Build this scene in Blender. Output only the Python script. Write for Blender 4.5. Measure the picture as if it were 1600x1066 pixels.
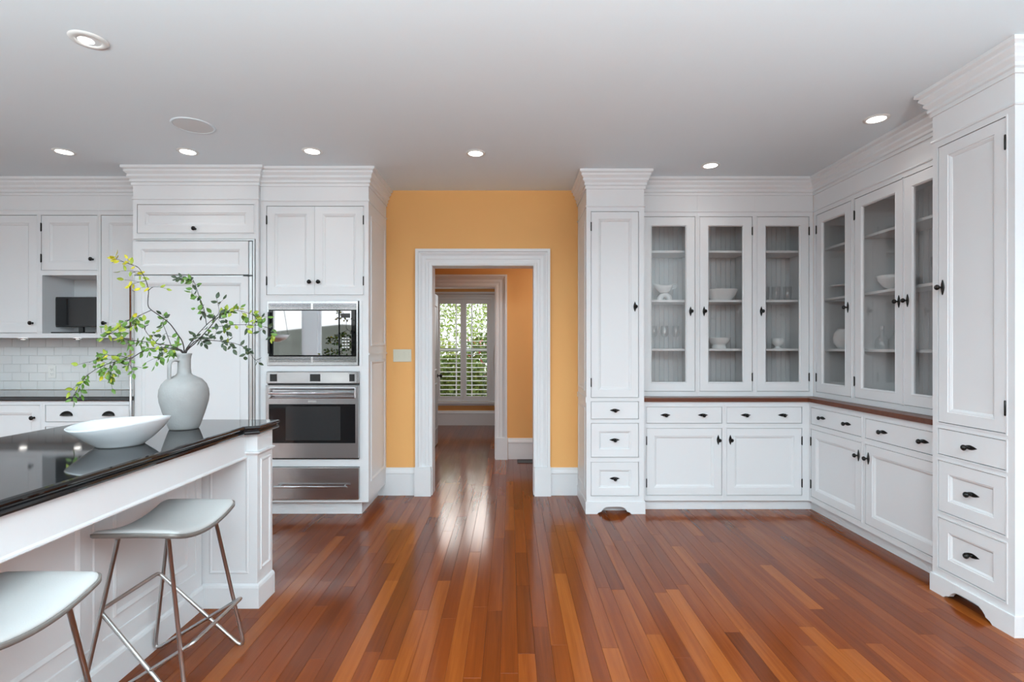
import bpy, math, random
from mathutils import Vector, Matrix
PI = math.pi
R = math.radians
scene = bpy.context.scene
for _o in list(bpy.data.objects):
    bpy.data.objects.remove(_o)
col = scene.collection

# ------------------------------------------------------------------ camera, sky, exposure
CEIL = 2.782
cam_d = bpy.data.cameras.new('camera')
cam_d.sensor_width = 36.0
cam_d.lens = 18.34
cam_d.shift_x = 3.0 / 1600
cam_d.shift_y = 8.0 / 1600
cam_d.clip_start = 0.02
cam_d.clip_end = 600
cam = bpy.data.objects.new('camera', cam_d)
cam.location = (0, 0, 1.36)
cam.rotation_euler = (R(90), 0, 0)
col.objects.link(cam)
scene.camera = cam

world = bpy.data.worlds.new('overcast_sky')
scene.world = world
world.use_nodes = True
_bg = world.node_tree.nodes['Background']
_bg.inputs['Color'].default_value = (0.915, 0.94, 0.945, 1)
_bg.inputs['Strength'].default_value = 3.5

# veiled low sun beyond the far window; its glint lies on the floor in front of the doorway
_sd = bpy.data.lights.new('veiled_sun', 'SUN')
_sd.energy = 0.5
_sd.angle = R(14)
_sd.color = (1.0, 0.93, 0.88)
_so = bpy.data.objects.new('veiled_sun', _sd)
_so.rotation_euler = Vector((0.39, -3.9, -1.36)).to_track_quat('-Z', 'Y').to_euler()
_so.location = (-2, 30, 12)
col.objects.link(_so)

scene.view_settings.view_transform = 'Standard'
scene.view_settings.look = 'None'
scene.view_settings.gamma = 1.0
scene.view_settings.use_curve_mapping = False
scene.view_settings.exposure = -0.24
scene.cycles.max_bounces = 7
scene.cycles.diffuse_bounces = 4
scene.cycles.glossy_bounces = 4
scene.cycles.transparent_max_bounces = 12
scene.cycles.transmission_bounces = 6
scene.cycles.caustics_reflective = False
scene.cycles.caustics_refractive = False
scene.cycles.sample_clamp_indirect = 4.0
scene.cycles.use_denoising = True
scene.cycles.use_guiding = True
scene.cycles.use_adaptive_sampling = True
scene.cycles.adaptive_threshold = 0.03
scene.cycles.time_limit = 1150

FRONT_Y = -3.2            # the window wall behind the camera
LEFT_X = -6.4
RIGHT_X = 2.89
BACK_Y = 4.766
WINS = [(-6.1, -4.55), (-4.25, -2.7), (-2.4, -0.85), (-0.55, 1.0), (1.2, 2.7)]
# ------------------------------------------------------------------ materials
MATS = {}
def nt(name):
    m = bpy.data.materials.new(name)
    m.use_nodes = True
    n = m.node_tree
    return m, n, n.nodes['Principled BSDF']

def mat(name, color, rough=0.5, metal=0.0, spec=0.5, var=0.0, vscale=6.0, bump=0.0, bscale=60.0, coat=0.0, emit=None, estr=0.0, stretch=(1, 1, 1)):
    m, n, p = nt(name)
    p.inputs['Base Color'].default_value = (*color, 1)
    p.inputs['Roughness'].default_value = rough
    p.inputs['Metallic'].default_value = metal
    p.inputs['Specular IOR Level'].default_value = spec
    p.inputs['Coat Weight'].default_value = coat
    if emit:
        p.inputs['Emission Color'].default_value = (*emit, 1)
        p.inputs['Emission Strength'].default_value = estr
    tc = mp = None
    if var or bump:
        tc = n.nodes.new('ShaderNodeTexCoord')
        mp = n.nodes.new('ShaderNodeMapping')
        mp.inputs['Scale'].default_value = stretch
        n.links.new(tc.outputs['Object'], mp.inputs['Vector'])
    if var:
        ns = n.nodes.new('ShaderNodeTexNoise')
        ns.inputs['Scale'].default_value = vscale
        ns.inputs['Detail'].default_value = 3
        n.links.new(mp.outputs['Vector'], ns.inputs['Vector'])
        mx = n.nodes.new('ShaderNodeMix')
        mx.data_type = 'RGBA'
        mx.inputs[6].default_value = (*[c * (1 - var) for c in color], 1)
        mx.inputs[7].default_value = (*[min(1, c * (1 + var)) for c in color], 1)
        n.links.new(ns.outputs['Fac'], mx.inputs[0])
        n.links.new(mx.outputs[2], p.inputs['Base Color'])
    if bump:
        nb = n.nodes.new('ShaderNodeTexNoise')
        nb.inputs['Scale'].default_value = bscale
        nb.inputs['Detail'].default_value = 3
        n.links.new(mp.outputs['Vector'], nb.inputs['Vector'])
        bp = n.nodes.new('ShaderNodeBump')
        bp.inputs['Strength'].default_value = bump
        bp.inputs['Distance'].default_value = 0.004
        n.links.new(nb.outputs['Fac'], bp.inputs['Height'])
        n.links.new(bp.outputs['Normal'], p.inputs['Normal'])
    MATS[name] = m
    return m

def glass_mat(name, tint, f0=0.04, rough=0.0):
    m = bpy.data.materials.new(name)
    m.use_nodes = True
    n = m.node_tree
    n.nodes.clear()
    out = n.nodes.new('ShaderNodeOutputMaterial')
    tr = n.nodes.new('ShaderNodeBsdfTransparent')
    tr.inputs['Color'].default_value = (*tint, 1)
    gl = n.nodes.new('ShaderNodeBsdfGlossy')
    gl.inputs['Roughness'].default_value = rough
    lw = n.nodes.new('ShaderNodeLayerWeight')
    lw.inputs['Blend'].default_value = 0.5
    pw = n.nodes.new('ShaderNodeMath')
    pw.operation = 'POWER'
    pw.inputs[1].default_value = 4.0
    n.links.new(lw.outputs['Facing'], pw.inputs[0])
    fr = n.nodes.new('ShaderNodeMath')
    fr.operation = 'MULTIPLY_ADD'
    fr.inputs[1].default_value = 0.85
    fr.inputs[2].default_value = f0
    n.links.new(pw.outputs[0], fr.inputs[0])
    mx = n.nodes.new('ShaderNodeMixShader')
    n.links.new(fr.outputs[0], mx.inputs[0])
    n.links.new(tr.outputs[0], mx.inputs[1])
    n.links.new(gl.outputs[0], mx.inputs[2])
    n.links.new(mx.outputs[0], out.inputs[0])
    MATS[name] = m
    return m

def wood_mat(name, dark, mid, light, rough, axis, attr=True, coat=0.0):
    """planks: tone attribute picks the board colour, stretched noise gives the grain"""
    m, n, p = nt(name)
    L = n.links.new
    geo = n.nodes.new('ShaderNodeNewGeometry')
    mp = n.nodes.new('ShaderNodeMapping')
    mp.inputs['Scale'].default_value = (34, 1.3, 34) if axis == 'y' else (1.3, 34, 34)
    cmb = n.nodes.new('ShaderNodeVectorMath')
    cmb.operation = 'ADD'
    L(geo.outputs['Position'], cmb.inputs[0])
    tone = None
    if attr:
        at = n.nodes.new('ShaderNodeAttribute')
        at.attribute_name = 'tone'
        tone = at.outputs['Fac']
        sc = n.nodes.new('ShaderNodeMath')
        sc.operation = 'MULTIPLY'
        sc.inputs[1].default_value = 53.7
        L(tone, sc.inputs[0])
        L(sc.outputs[0], cmb.inputs[1])
    L(cmb.outputs[0], mp.inputs['Vector'])
    ns = n.nodes.new('ShaderNodeTexNoise')
    ns.inputs['Scale'].default_value = 1.0
    ns.inputs['Detail'].default_value = 5
    ns.inputs['Distortion'].default_value = 0.6
    L(mp.outputs[0], ns.inputs['Vector'])
    mp2 = n.nodes.new('ShaderNodeMapping')
    mp2.inputs['Scale'].default_value = (230, 5, 230) if axis == 'y' else (5, 230, 230)
    L(cmb.outputs[0], mp2.inputs['Vector'])
    ns2 = n.nodes.new('ShaderNodeTexNoise')
    ns2.inputs['Scale'].default_value = 1.0
    ns2.inputs['Detail'].default_value = 2
    L(mp2.outputs[0], ns2.inputs['Vector'])
    add = n.nodes.new('ShaderNodeMath')
    add.operation = 'MULTIPLY_ADD'
    L(ns.outputs['Fac'], add.inputs[0])
    add.inputs[1].default_value = 0.62
    if tone:
        L(tone, add.inputs[2])
    else:
        add.inputs[2].default_value = 0.5
    add2 = n.nodes.new('ShaderNodeMath')
    add2.operation = 'MULTIPLY_ADD'
    L(ns2.outputs['Fac'], add2.inputs[0])
    add2.inputs[1].default_value = 0.20
    L(add.outputs[0], add2.inputs[2])
    sub = n.nodes.new('ShaderNodeMath')
    sub.operation = 'SUBTRACT'
    L(add2.outputs[0], sub.inputs[0])
    sub.inputs[1].default_value = 0.41
    rp = n.nodes.new('ShaderNodeValToRGB')
    rp.color_ramp.elements[0].position = 0.0
    rp.color_ramp.elements[0].color = (*dark, 1)
    rp.color_ramp.elements[1].position = 1.0
    rp.color_ramp.elements[1].color = (*light, 1)
    e = rp.color_ramp.elements.new(0.5)
    e.color = (*mid, 1)
    L(sub.outputs[0], rp.inputs[0])
    L(rp.outputs[0], p.inputs['Base Color'])
    p.inputs['Roughness'].default_value = rough
    p.inputs['Specular IOR Level'].default_value = 0.24
    p.inputs['Coat Weight'].default_value = coat
    p.inputs['Coat Roughness'].default_value = rough
    bp = n.nodes.new('ShaderNodeBump')
    bp.inputs['Strength'].default_value = 0.02
    bp.inputs['Distance'].default_value = 0.002
    L(ns.outputs['Fac'], bp.inputs['Height'])
    L(bp.outputs[0], p.inputs['Normal'])
    MATS[name] = m
    return m

mat('white_paint', (0.83, 0.83, 0.84), 0.35, var=0.008, vscale=3)
mat('ceiling_paint', (0.82, 0.90, 0.945), 0.85, var=0.01, vscale=1.5)
mat('wall_white', (0.85, 0.85, 0.85), 0.7, var=0.01, vscale=2)
mat('orange_paint', (0.88, 0.458, 0.155), 0.65, var=0.02, vscale=2.5)
wood_mat('floor_wood', (0.095, 0.021, 0.006), (0.200, 0.043, 0.0080), (0.35, 0.098, 0.018), 0.15, 'y')
wood_mat('counter_wood', (0.06, 0.018, 0.011), (0.135, 0.043, 0.024), (0.23, 0.085, 0.044), 0.3, 'x', attr=False)
mat('subfloor', (0.10, 0.04, 0.02), 0.8, var=0.1)
mat('bronze', (0.016, 0.014, 0.013), 0.32, metal=0.6, var=0.1, vscale=40)
mat('steel', (0.56, 0.56, 0.57), 0.24, metal=1.0, var=0.03, vscale=3, stretch=(1, 1, 120))
mat('steel_bright', (0.66, 0.66, 0.67), 0.16, metal=1.0, var=0.02, vscale=4)
mat('rod_steel', (0.58, 0.58, 0.575), 0.36, metal=1.0, var=0.04, vscale=20)
mat('black_glass', (0.006, 0.006, 0.007), 0.03, spec=0.4, var=0.05)
mat('mirror_glass', (0.42, 0.42, 0.43), 0.02, metal=1.0, var=0.01)
mat('oven_window', (0.03, 0.03, 0.031), 0.08, spec=0.4, var=0.05)
mat('black_plastic', (0.012, 0.012, 0.013), 0.35, var=0.1)
mat('granite', (0.012, 0.012, 0.013), 0.05, spec=0.7, var=0.6, vscale=260)
mat('tile_white', (0.80, 0.80, 0.80), 0.12, var=0.015, vscale=4)
mat('grout', (0.68, 0.68, 0.67), 0.9, var=0.03, vscale=50)
mat('leather', (0.53, 0.525, 0.515), 0.5, var=0.02, vscale=14, bump=0.12, bscale=300)
mat('seat_shell', (0.22, 0.20, 0.185), 0.4, metal=0.3, var=0.12, vscale=30)
mat('vase_clay', (0.34, 0.33, 0.322), 0.85, var=0.10, vscale=16, bump=0.35, bscale=90)
mat('porcelain', (0.82, 0.82, 0.82), 0.12, var=0.01, vscale=10)
mat('bowl_glaze', (0.80, 0.82, 0.84), 0.14, var=0.035, vscale=7, stretch=(1, 1, 6))
mat('twig', (0.035, 0.025, 0.022), 0.8, var=0.2, vscale=60)
mat('leaf_yellow', (0.55, 0.47, 0.02), 0.5, var=0.15, vscale=40)
mat('leaf_lime', (0.30, 0.36, 0.03), 0.5, var=0.15, vscale=40)
mat('leaf_green', (0.10, 0.20, 0.025), 0.5, var=0.18, vscale=40)
mat('leaf_dark_shade', (0.035, 0.055, 0.022), 0.5, var=0.2, vscale=40)  # shade of the backlit leaves on the right, put into the leaf colour
mat('plastic_white', (0.80, 0.80, 0.78), 0.4, var=0.01)
mat('plastic_cream', (0.72, 0.70, 0.58), 0.4, var=0.01)
mat('grille_grey', (0.72, 0.74, 0.75), 0.7, var=0.03, vscale=200)
mat('lamp_lens', (1, 1, 1), 0.4, emit=(1.0, 0.97, 0.92), estr=14.0, var=0.01)
mat('screen_black', (0.012, 0.012, 0.013), 0.12, var=0.05)
mat('register_brown', (0.03, 0.015, 0.010), 0.4, metal=0.4, var=0.1)
mat('cabinet_interior', (0.70, 0.70, 0.705), 0.5, var=0.01)
mat('grass', (0.30, 0.30, 0.27), 0.95, var=0.25, vscale=0.6)
mat('hill', (0.085, 0.095, 0.075), 1.0, var=0.35, vscale=0.05)
mat('patio', (0.74, 0.74, 0.74), 0.9, var=0.06, vscale=3)
mat('shrub_leaf', (0.11, 0.21, 0.045), 0.6, var=0.35, vscale=5)
mat('shrub_light', (0.28, 0.38, 0.10), 0.6, var=0.25, vscale=6)
mat('blossom', (0.62, 0.16, 0.20), 0.6, var=0.2, vscale=9)
mat('bark', (0.10, 0.065, 0.04), 0.9, var=0.3, vscale=20)
mat('sash_green', (0.52, 0.60, 0.56), 0.5, var=0.02)
glass_mat('pane_glass', (0.955, 0.95, 0.945), 0.05, 0.0)
glass_mat('window_glass', (0.97, 0.98, 0.98), 0.03, 0.0)
glass_mat('crystal', (0.995, 0.995, 0.995), 0.10, 0.02)

# ------------------------------------------------------------------ mesh helpers
class MB:
    def __init__(s):
        s.v = []; s.f = []; s.smooth = []
    def add(s, vs, fs, smooth=False):
        b = len(s.v)
        s.v += [tuple(x) for x in vs]
        s.f += [tuple(i + b for i in f) for f in fs]
        s.smooth += [smooth] * len(fs)
        return s
    def box(s, x0, x1, y0, y1, z0, z1):
        if x0 > x1: x0, x1 = x1, x0
        if y0 > y1: y0, y1 = y1, y0
        if z0 > z1: z0, z1 = z1, z0
        return s.add([(x0, y0, z0), (x1, y0, z0), (x1, y1, z0), (x0, y1, z0), (x0, y0, z1), (x1, y0, z1), (x1, y1, z1), (x0, y1, z1)],
              [(0, 3, 2, 1), (4, 5, 6, 7), (0, 1, 5, 4), (1, 2, 6, 5), (2, 3, 7, 6), (3, 0, 4, 7)])
    def cbox(s, x0, x1, y0, y1, z0, z1, c=0.004):
        """box with all vertical and horizontal front edges chamfered (rounded look)"""
        def ring(z, i):
            return [(x0 + i, y0, z), (x1 - i, y0, z), (x1, y0 + i, z), (x1, y1 - i, z), (x1 - i, y1, z), (x0 + i, y1, z), (x0, y1 - i, z), (x0, y0 + i, z)]
        def sring(z):
            return [(x0 + c, y0 + c, z)] * 0 + [(x0 + c * 1.3, y0 + c, z), (x1 - c * 1.3, y0 + c, z), (x1 - c, y0 + c * 1.3, z), (x1 - c, y1 - c * 1.3, z), (x1 - c * 1.3, y1 - c, z), (x0 + c * 1.3, y1 - c, z), (x0 + c, y1 - c * 1.3, z), (x0 + c, y0 + c * 1.3, z)]
        rs = [sring(z0), ring(z0 + c, c), ring(z1 - c, c), sring(z1)]
        vs = [p for r in rs for p in r]
        fs = []
        for k in range(3):
            for i in range(8):
                j = (i + 1) % 8
                fs.append((k * 8 + i, k * 8 + j, k * 8 + 8 + j, k * 8 + 8 + i))
        fs.append(tuple(range(7, -1, -1)))
        fs.append(tuple(range(24, 32)))
        return s.add(vs, fs)
    def lathe(s, prof, seg=24, c=(0, 0, 0), axis='z', sx=1.0, sy=1.0, smooth=True, cap0=True, cap1=True):
        vs = []; fs = []
        for (r, h) in prof:
            for k in range(seg):
                a = 2 * PI * k / seg
                p = (r * math.cos(a) * sx, r * math.sin(a) * sy, h)
                if axis == 'y':
                    p = (p[0], h, p[1])
                elif axis == 'x':
                    p = (h, p[0], p[1])
                vs.append((p[0] + c[0], p[1] + c[1], p[2] + c[2]))
        for i in range(len(prof) - 1):
            for k in range(seg):
                j = (k + 1) % seg
                q = (i * seg + k, i * seg + j, (i + 1) * seg + j, (i + 1) * seg + k)
                fs.append(q if axis != 'y' else q[::-1])
        if cap0: fs.append(tuple(range(seg))[::-1])
        if cap1: fs.append(tuple((len(prof) - 1) * seg + k for k in range(seg)))
        return s.add(vs, fs, smooth)
    def tube(s, pts, r, seg=10, closed=False, taper=None, caps=True):
        pts = [Vector(p) for p in pts]
        n = len(pts)
        vs = []; fs = []
        prev = None
        for i in range(n):
            if closed:
                t = (pts[(i + 1) % n] - pts[i - 1]).normalized()
            else:
                t = (pts[min(i + 1, n - 1)] - pts[max(i - 1, 0)]).normalized()
            if prev is None:
                up = Vector((0, 0, 1)) if abs(t.z) < 0.9 else Vector((1, 0, 0))
                a = t.cross(up).normalized()
            else:
                a = (prev - t * prev.dot(t)).normalized()
            prev = a
            b = t.cross(a)
            rr = r if taper is None else r + (taper - r) * i / max(1, n - 1)
            for k in range(seg):
                w = 2 * PI * k / seg
                vs.append(pts[i] + a * (rr * math.cos(w)) + b * (rr * math.sin(w)))
        m = n if closed else n - 1
        for i in range(m):
            i2 = (i + 1) % n
            for k in range(seg):
                j = (k + 1) % seg
                fs.append((i * seg + k, i2 * seg + k, i2 * seg + j, i * seg + j)[::-1])
        if caps and not closed:
            fs.append(tuple(range(seg))); fs.append(tuple((n - 1) * seg + k for k in range(seg))[::-1])
        return s.add(vs, fs, True)
    def rings(s, O, U, V, N, w, h, rg, cap=True):
        """concentric rectangular rings on a plane: O lower-left corner, U right, V up, N outward; rg = [(inset, depth-behind-face)]"""
        O, U, V, N = Vector(O), Vector(U), Vector(V), Vector(N)
        vs = []; fs = []
        for (i, d) in rg:
            vs += [O + U * i + V * i - N * d, O + U * (w - i) + V * i - N * d, O + U * (w - i) + V * (h - i) - N * d, O + U * i + V * (h - i) - N * d]
        for k in range(len(rg) - 1):
            for a in range(4):
                b = (a + 1) % 4
                fs.append((k * 4 + a, k * 4 + b, k * 4 + 4 + b, k * 4 + 4 + a))
        if cap:
            q = (len(rg) - 1) * 4
            fs.append((q, q + 1, q + 2, q + 3))
        return s.add(vs, fs)
    def sweep(s, path, prof, n, side=1, closed=False, capends=True):
        """path of points in a plane of normal n; prof = [(outward, along n)]; mitred"""
        path = [Vector(p) for p in path]; n = Vector(n)
        m = len(path)
        dirs = []
        for i in range(m):
            if closed:
                d0 = (path[i] - path[i - 1]).normalized(); d1 = (path[(i + 1) % m] - path[i]).normalized()
            else:
                d0 = (path[i] - path[i - 1]).normalized() if i > 0 else None
                d1 = (path[i + 1] - path[i]).normalized() if i < m - 1 else None
                d0 = d0 or d1; d1 = d1 or d0
            o0 = d0.cross(n) * side; o1 = d1.cross(n) * side
            b = (o0 + o1).normalized()
            dirs.append(b / max(0.2, b.dot(o0)))
        vs = []; fs = []
        k = len(prof)
        for i in range(m):
            for (a, b) in prof:
                vs.append(path[i] + dirs[i] * a + n * b)
        for i in range(m if closed else m - 1):
            i2 = (i + 1) % m
            for j in range(k - 1):
                q = (i * k + j, i2 * k + j, i2 * k + j + 1, i * k + j + 1)
                fs.append(q if side > 0 else q[::-1])
        if capends and not closed:
            fs.append(tuple(range(k))); fs.append(tuple((m - 1) * k + j for j in range(k))[::-1])
        return s.add(vs, fs)
    def mesh(s, name):
        me = bpy.data.meshes.new(name)
        me.from_pydata(s.v, [], s.f)
        me.polygons.foreach_set('use_smooth', s.smooth)
        me.validate()
        me.update()
        return me
    def build(s, name, m, parent=None, loc=(0, 0, 0), rz=0.0):
        me = s.mesh(name)
        return inst(name, me, m, parent, loc, rz)

def inst(name, me, m=None, parent=None, loc=(0, 0, 0), rz=0.0, rot=None):
    if m and not me.materials:
        me.materials.append(MATS[m])
    o = bpy.data.objects.new(name, me)
    o.location = loc
    o.rotation_euler = rot if rot else (0, 0, rz)
    if parent: o.parent = parent
    col.objects.link(o)
    return o

def empty(name, loc=(0, 0, 0), rz=0.0):
    o = bpy.data.objects.new(name, None)
    o.location = loc
    o.rotation_euler = (0, 0, rz)
    o.empty_display_size = 0.1
    col.objects.link(o)
    return o

def tag(o, label=None, cat=None, group=None, kind=None):
    if label: o['label'] = label
    if cat: o['category'] = cat
    if group: o['group'] = group
    if kind: o['kind'] = kind
    return o

def thing(name, label, cat, loc=(0, 0, 0), rz=0.0, group=None):
    return tag(empty(name, loc, rz), label, cat, group)

def structure(o):
    o['kind'] = 'structure'
    return o

def cells(mb, x0, x1, z0, z1, holes, y0, y1, plane='xz'):
    """slab with rectangular holes, filled by boxes"""
    xs = sorted(set([x0, x1] + [v for h in holes for v in (h[0], h[1]) if x0 < v < x1]))
    zs = sorted(set([z0, z1] + [v for h in holes for v in (h[2], h[3]) if z0 < v < z1]))
    for i in range(len(xs) - 1):
        run = None
        for j in range(len(zs) - 1):
            cx, cz = (xs[i] + xs[i + 1]) / 2, (zs[j] + zs[j + 1]) / 2
            solid = not any(h[0] < cx < h[1] and h[2] < cz < h[3] for h in holes)
            if solid and run is None: run = zs[j]
            if run is not None and (not solid or j == len(zs) - 2):
                e = zs[j + 1] if solid else zs[j]
                if plane == 'xz': mb.box(xs[i], xs[i + 1], y0, y1, run, e)
                else: mb.box(y0, y1, xs[i], xs[i + 1], run, e)
                run = None
    return mb

CROWN = [(0.0, 0.0), (0.010, 0.0), (0.010, 0.020), (0.006, 0.023), (0.018, 0.029), (0.018, 0.045), (0.013, 0.048), (0.031, 0.066), (0.031, 0.079), (0.026, 0.082), (0.046, 0.103), (0.046, 0.114), (0.041, 0.117), (0.060, 0.128), (0.060, 0.147), (0.0, 0.147)]
BEAD = [(0.0, -0.006), (0.005, -0.006), (0.008, 0.0), (0.005, 0.007), (0.0, 0.008)]
X, Y, Z = Vector((1, 0, 0)), Vector((0, 1, 0)), Vector((0, 0, 1))
# ------------------------------------------------------------------ the room shell
def wall(name, m, x0, x1, z0, z1, holes, y0, y1, plane='xz'):
    return structure(cells(MB(), x0, x1, z0, z1, holes, y0, y1, plane).build(name, m))

D1 = (-0.715, 0.219, 2.098)          # first doorway
D2 = (-1.045, -0.18, 2.074)          # second doorway
HALL_Y = 6.29
FAR_Y = 8.97
FWIN = (-1.258, -0.342, 0.41, 2.16)    # hole of the far window
wall('wall_back', 'orange_paint', LEFT_X, RIGHT_X + 0.15, 0, CEIL, [(D1[0], D1[1], -1, D1[2])], BACK_Y, BACK_Y + 0.14)
wall('wall_right', 'wall_white', FRONT_Y, BACK_Y, 0, CEIL, [], RIGHT_X, RIGHT_X + 0.15, 'yz')
wall('wall_left', 'wall_white', FRONT_Y, BACK_Y, 0, CEIL, [(-0.4, 0.8, 1.05, 2.35)], LEFT_X - 0.15, LEFT_X, 'yz')
wall('wall_front', 'wall_white', LEFT_X, RIGHT_X, 0, CEIL, [(a, b, 0.75, 2.65) for a, b in WINS], FRONT_Y - 0.15, FRONT_Y)
HX0, HX1 = -2.4, 2.6
wall('wall_hall_back', 'orange_paint', HX0, HX1, 0, CEIL, [(D2[0], D2[1], -1, D2[2])], HALL_Y, HALL_Y + 0.14)
wall('wall_hall_left', 'orange_paint', BACK_Y + 0.14, FAR_Y, 0, CEIL, [], HX0 - 0.12, HX0, 'yz')
wall('wall_hall_right', 'orange_paint', BACK_Y + 0.14, FAR_Y, 0, CEIL, [], HX1, HX1 + 0.12, 'yz')
wall('wall_far', 'orange_paint', HX0, HX1, 0, CEIL, [FWIN], FAR_Y, FAR_Y + 0.14)
structure(MB().box(LEFT_X - 0.15, RIGHT_X + 0.15, FRONT_Y - 0.15, FAR_Y + 0.14, CEIL, CEIL + 0.12).build('ceiling', 'ceiling_paint'))

# floor of planks, each its own piece; boards out of sight are joined
floor = structure(MB().box(LEFT_X - 0.15, RIGHT_X + 0.15, FRONT_Y - 0.15, FAR_Y + 0.14, -0.06, -0.012).build('floor', 'subfloor'))
PW = 0.0757
F_PX = 815.0
def proj(x, y, z):
    return 797 + F_PX * x / y, 541 - F_PX * (z - 1.36) / y
def board_seen(x, y):
    if y < 1.5: return False
    u, v = proj(x, y, 0)
    if u < -10 or u > 1610 or v > 1085: return False
    if y > 4.75:
        if not (674 < u < 838): return False
        if y > 6.45 and not (u < 776): return False
        if x < -1.03 or y > FAR_Y: return False
        return True
    if x < -1.60 and y < 2.95: return False
    if x < -1.30 and y < 2.90 and y > 2.70: return False
    if u < 428 and y > 2.72: return False
    if y > 4.24 and (x < -1.19 or x > 0.62): return False
    if y > 4.32 and x > 1.0: return False
    if x > 2.49 or (x > 2.38 and y < 2.9): return False
    return True
rf = random.Random(11)
def plank_mesh(mb, x0, x1, y0, y1):
    g = 0.00025; c = 0.0008
    a, b, d, e = x0 + g, x1 - g, y0 + g, y1 - g
    mb.add([(a, d, -0.012), (b, d, -0.012), (b, e, -0.012), (a, e, -0.012),
            (a, d, -c), (b, d, -c), (b, e, -c), (a, e, -c),
            (a + c, d + c, 0), (b - c, d + c, 0), (b - c, e - c, 0), (a + c, e - c, 0)],
           [(0, 1, 5, 4), (1, 2, 6, 5), (2, 3, 7, 6), (3, 0, 4, 7), (4, 5, 9, 8), (5, 6, 10, 9), (6, 7, 11, 10), (7, 4, 8, 11), (8, 9, 10, 11)])
    return 9
def set_tone(me, tones):
    at = me.attributes.new('tone', 'FLOAT', 'FACE')
    at.data.foreach_set('value', tones)
rest = MB(); rest_t = []
ncol = int((RIGHT_X - LEFT_X) / PW) + 1
n_seen = 0
for i in range(ncol):
    x0 = LEFT_X + i * PW; x1 = min(x0 + PW, RIGHT_X)
    y = FRONT_Y - rf.random() * 0.9
    while y < FAR_Y:
        ln = rf.choice([0.45, 0.6, 0.75, 0.9, 1.05, 1.2, 1.5, 1.8]) * (0.9 + 0.2 * rf.random())
        y0 = max(y, FRONT_Y); y1 = min(y + ln, FAR_Y)
        y += ln
        if y1 - y0 < 0.02: continue
        tone = min(0.97, max(0.03, rf.gauss(0.48, 0.14)))
        if rf.random() < 0.09: tone = 0.18 + rf.random() * 0.12
        if rf.random() < 0.06: tone = 0.76 + rf.random() * 0.15
        seen = any(board_seen(x0 + (x1 - x0) * a, y0 + (y1 - y0) * b) for a in (0.2, 0.8) for b in (0.03, 0.3, 0.5, 0.7, 0.97))
        if seen and n_seen < 300:
            n_seen += 1
            mb = MB(); k = plank_mesh(mb, x0, x1, y0, y1)
            me = mb.mesh('plank'); set_tone(me, [tone] * k)
            inst('plank', me, 'floor_wood', floor)
        else:
            rest_t += [tone] * plank_mesh(rest, x0, x1, y0, y1)
me = rest.mesh('planks_beyond_view'); set_tone(me, rest_t)
tag(inst('planking', me, 'floor_wood', floor), kind='stuff')

# door casings with plinth blocks, jamb linings
CASING = [(-0.004, 0.0), (-0.004, 0.016), (0.010, 0.020), (0.026, 0.020), (0.030, 0.014), (0.052, 0.014), (0.056, 0.019), (0.086, 0.019), (0.090, 0.024), (0.108, 0.034), (0.116, 0.034), (0.120, 0.046), (0.144, 0.046), (0.144, 0.0)]
def door_trim(name, d, yf, depth):
    x0, x1, zt = d
    b = MB()
    b.sweep([(x0, yf, 0.26), (x0, yf, zt), (x1, yf, zt), (x1, yf, 0.26)], CASING, (0, -1, 0), side=-1)
    o = structure(b.build(name, 'white_paint'))
    for xa, xb in ((x0 - 0.152, x0 - 0.002), (x1 + 0.002, x1 + 0.152)):
        MB().box(xa, xb, yf - 0.05, yf, 0, 0.25).box(xa + 0.003, xb - 0.003, yf - 0.047, yf, 0.25, 0.262).build('plinth_block', 'white_paint', o)
    j = MB()
    j.box(x0 - 0.001, x0 + 0.006, yf - 0.004, yf + depth, 0, zt).box(x1 - 0.006, x1 + 0.001, yf - 0.004, yf + depth, 0, zt)
    j.box(x0, x1, yf - 0.004, yf + depth, zt - 0.006, zt + 0.001)
    j.build('jamb', 'white_paint', o)
    return o
door_trim('trim_1', D1, BACK_Y, 0.16)
door_trim('trim_2', D2, HALL_Y, 0.15)

BASEB = [(0.0, 0.0), (0.018, 0.0), (0.018, 0.195), (0.024, 0.200), (0.022, 0.215), (0.013, 0.232), (0.010, 0.250), (0.0, 0.252)]
def baseboard(name, pts):
    return structure(MB().sweep(pts, BASEB, (0, 0, 1)).build(name, 'white_paint'))
baseboard('baseboard_back_left', [(-1.205, BACK_Y, 0), (-0.868, BACK_Y, 0)])
baseboard('baseboard_back_right', [(0.372, BACK_Y, 0), (0.617, BACK_Y, 0)])
baseboard('baseboard_hall', [(-0.025, HALL_Y, 0), (HX1, HALL_Y, 0)])
baseboard('baseboard_far', [(HX0, FAR_Y, 0), (HX1, FAR_Y, 0)])
baseboard('baseboard_front', [(RIGHT_X, FRONT_Y, 0), (LEFT_X, FRONT_Y, 0)])

# open door leaf in the second doorway, seen edge-on along its face
dl = structure(MB().box(-1.043, -1.006, 6.445, 7.28, 0.012, 2.062).build('door_1', 'white_paint'))
pn = MB()
for za, zb in ((0.22, 0.86), (1.02, 1.92)):
    for ya, yb in ((6.55, 6.82), (6.90, 7.17)):
        pn.rings((-1.006, ya, za), Y, Z, X, yb - ya, zb - za, [(0, -0.002), (0.008, -0.008), (0.02, -0.008), (0.03, -0.001)])
pn.build('panel_moulding', 'white_paint', dl)
MB().lathe([(0.026, 0), (0.026, 0.006), (0.009, 0.008), (0.009, 0.032), (0.020, 0.036), (0.028, 0.048), (0.026, 0.060), (0.012, 0.066)], 18, (-1.006, 7.215, 0.95), 'x').build('door_knob', 'bronze', dl)

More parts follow.
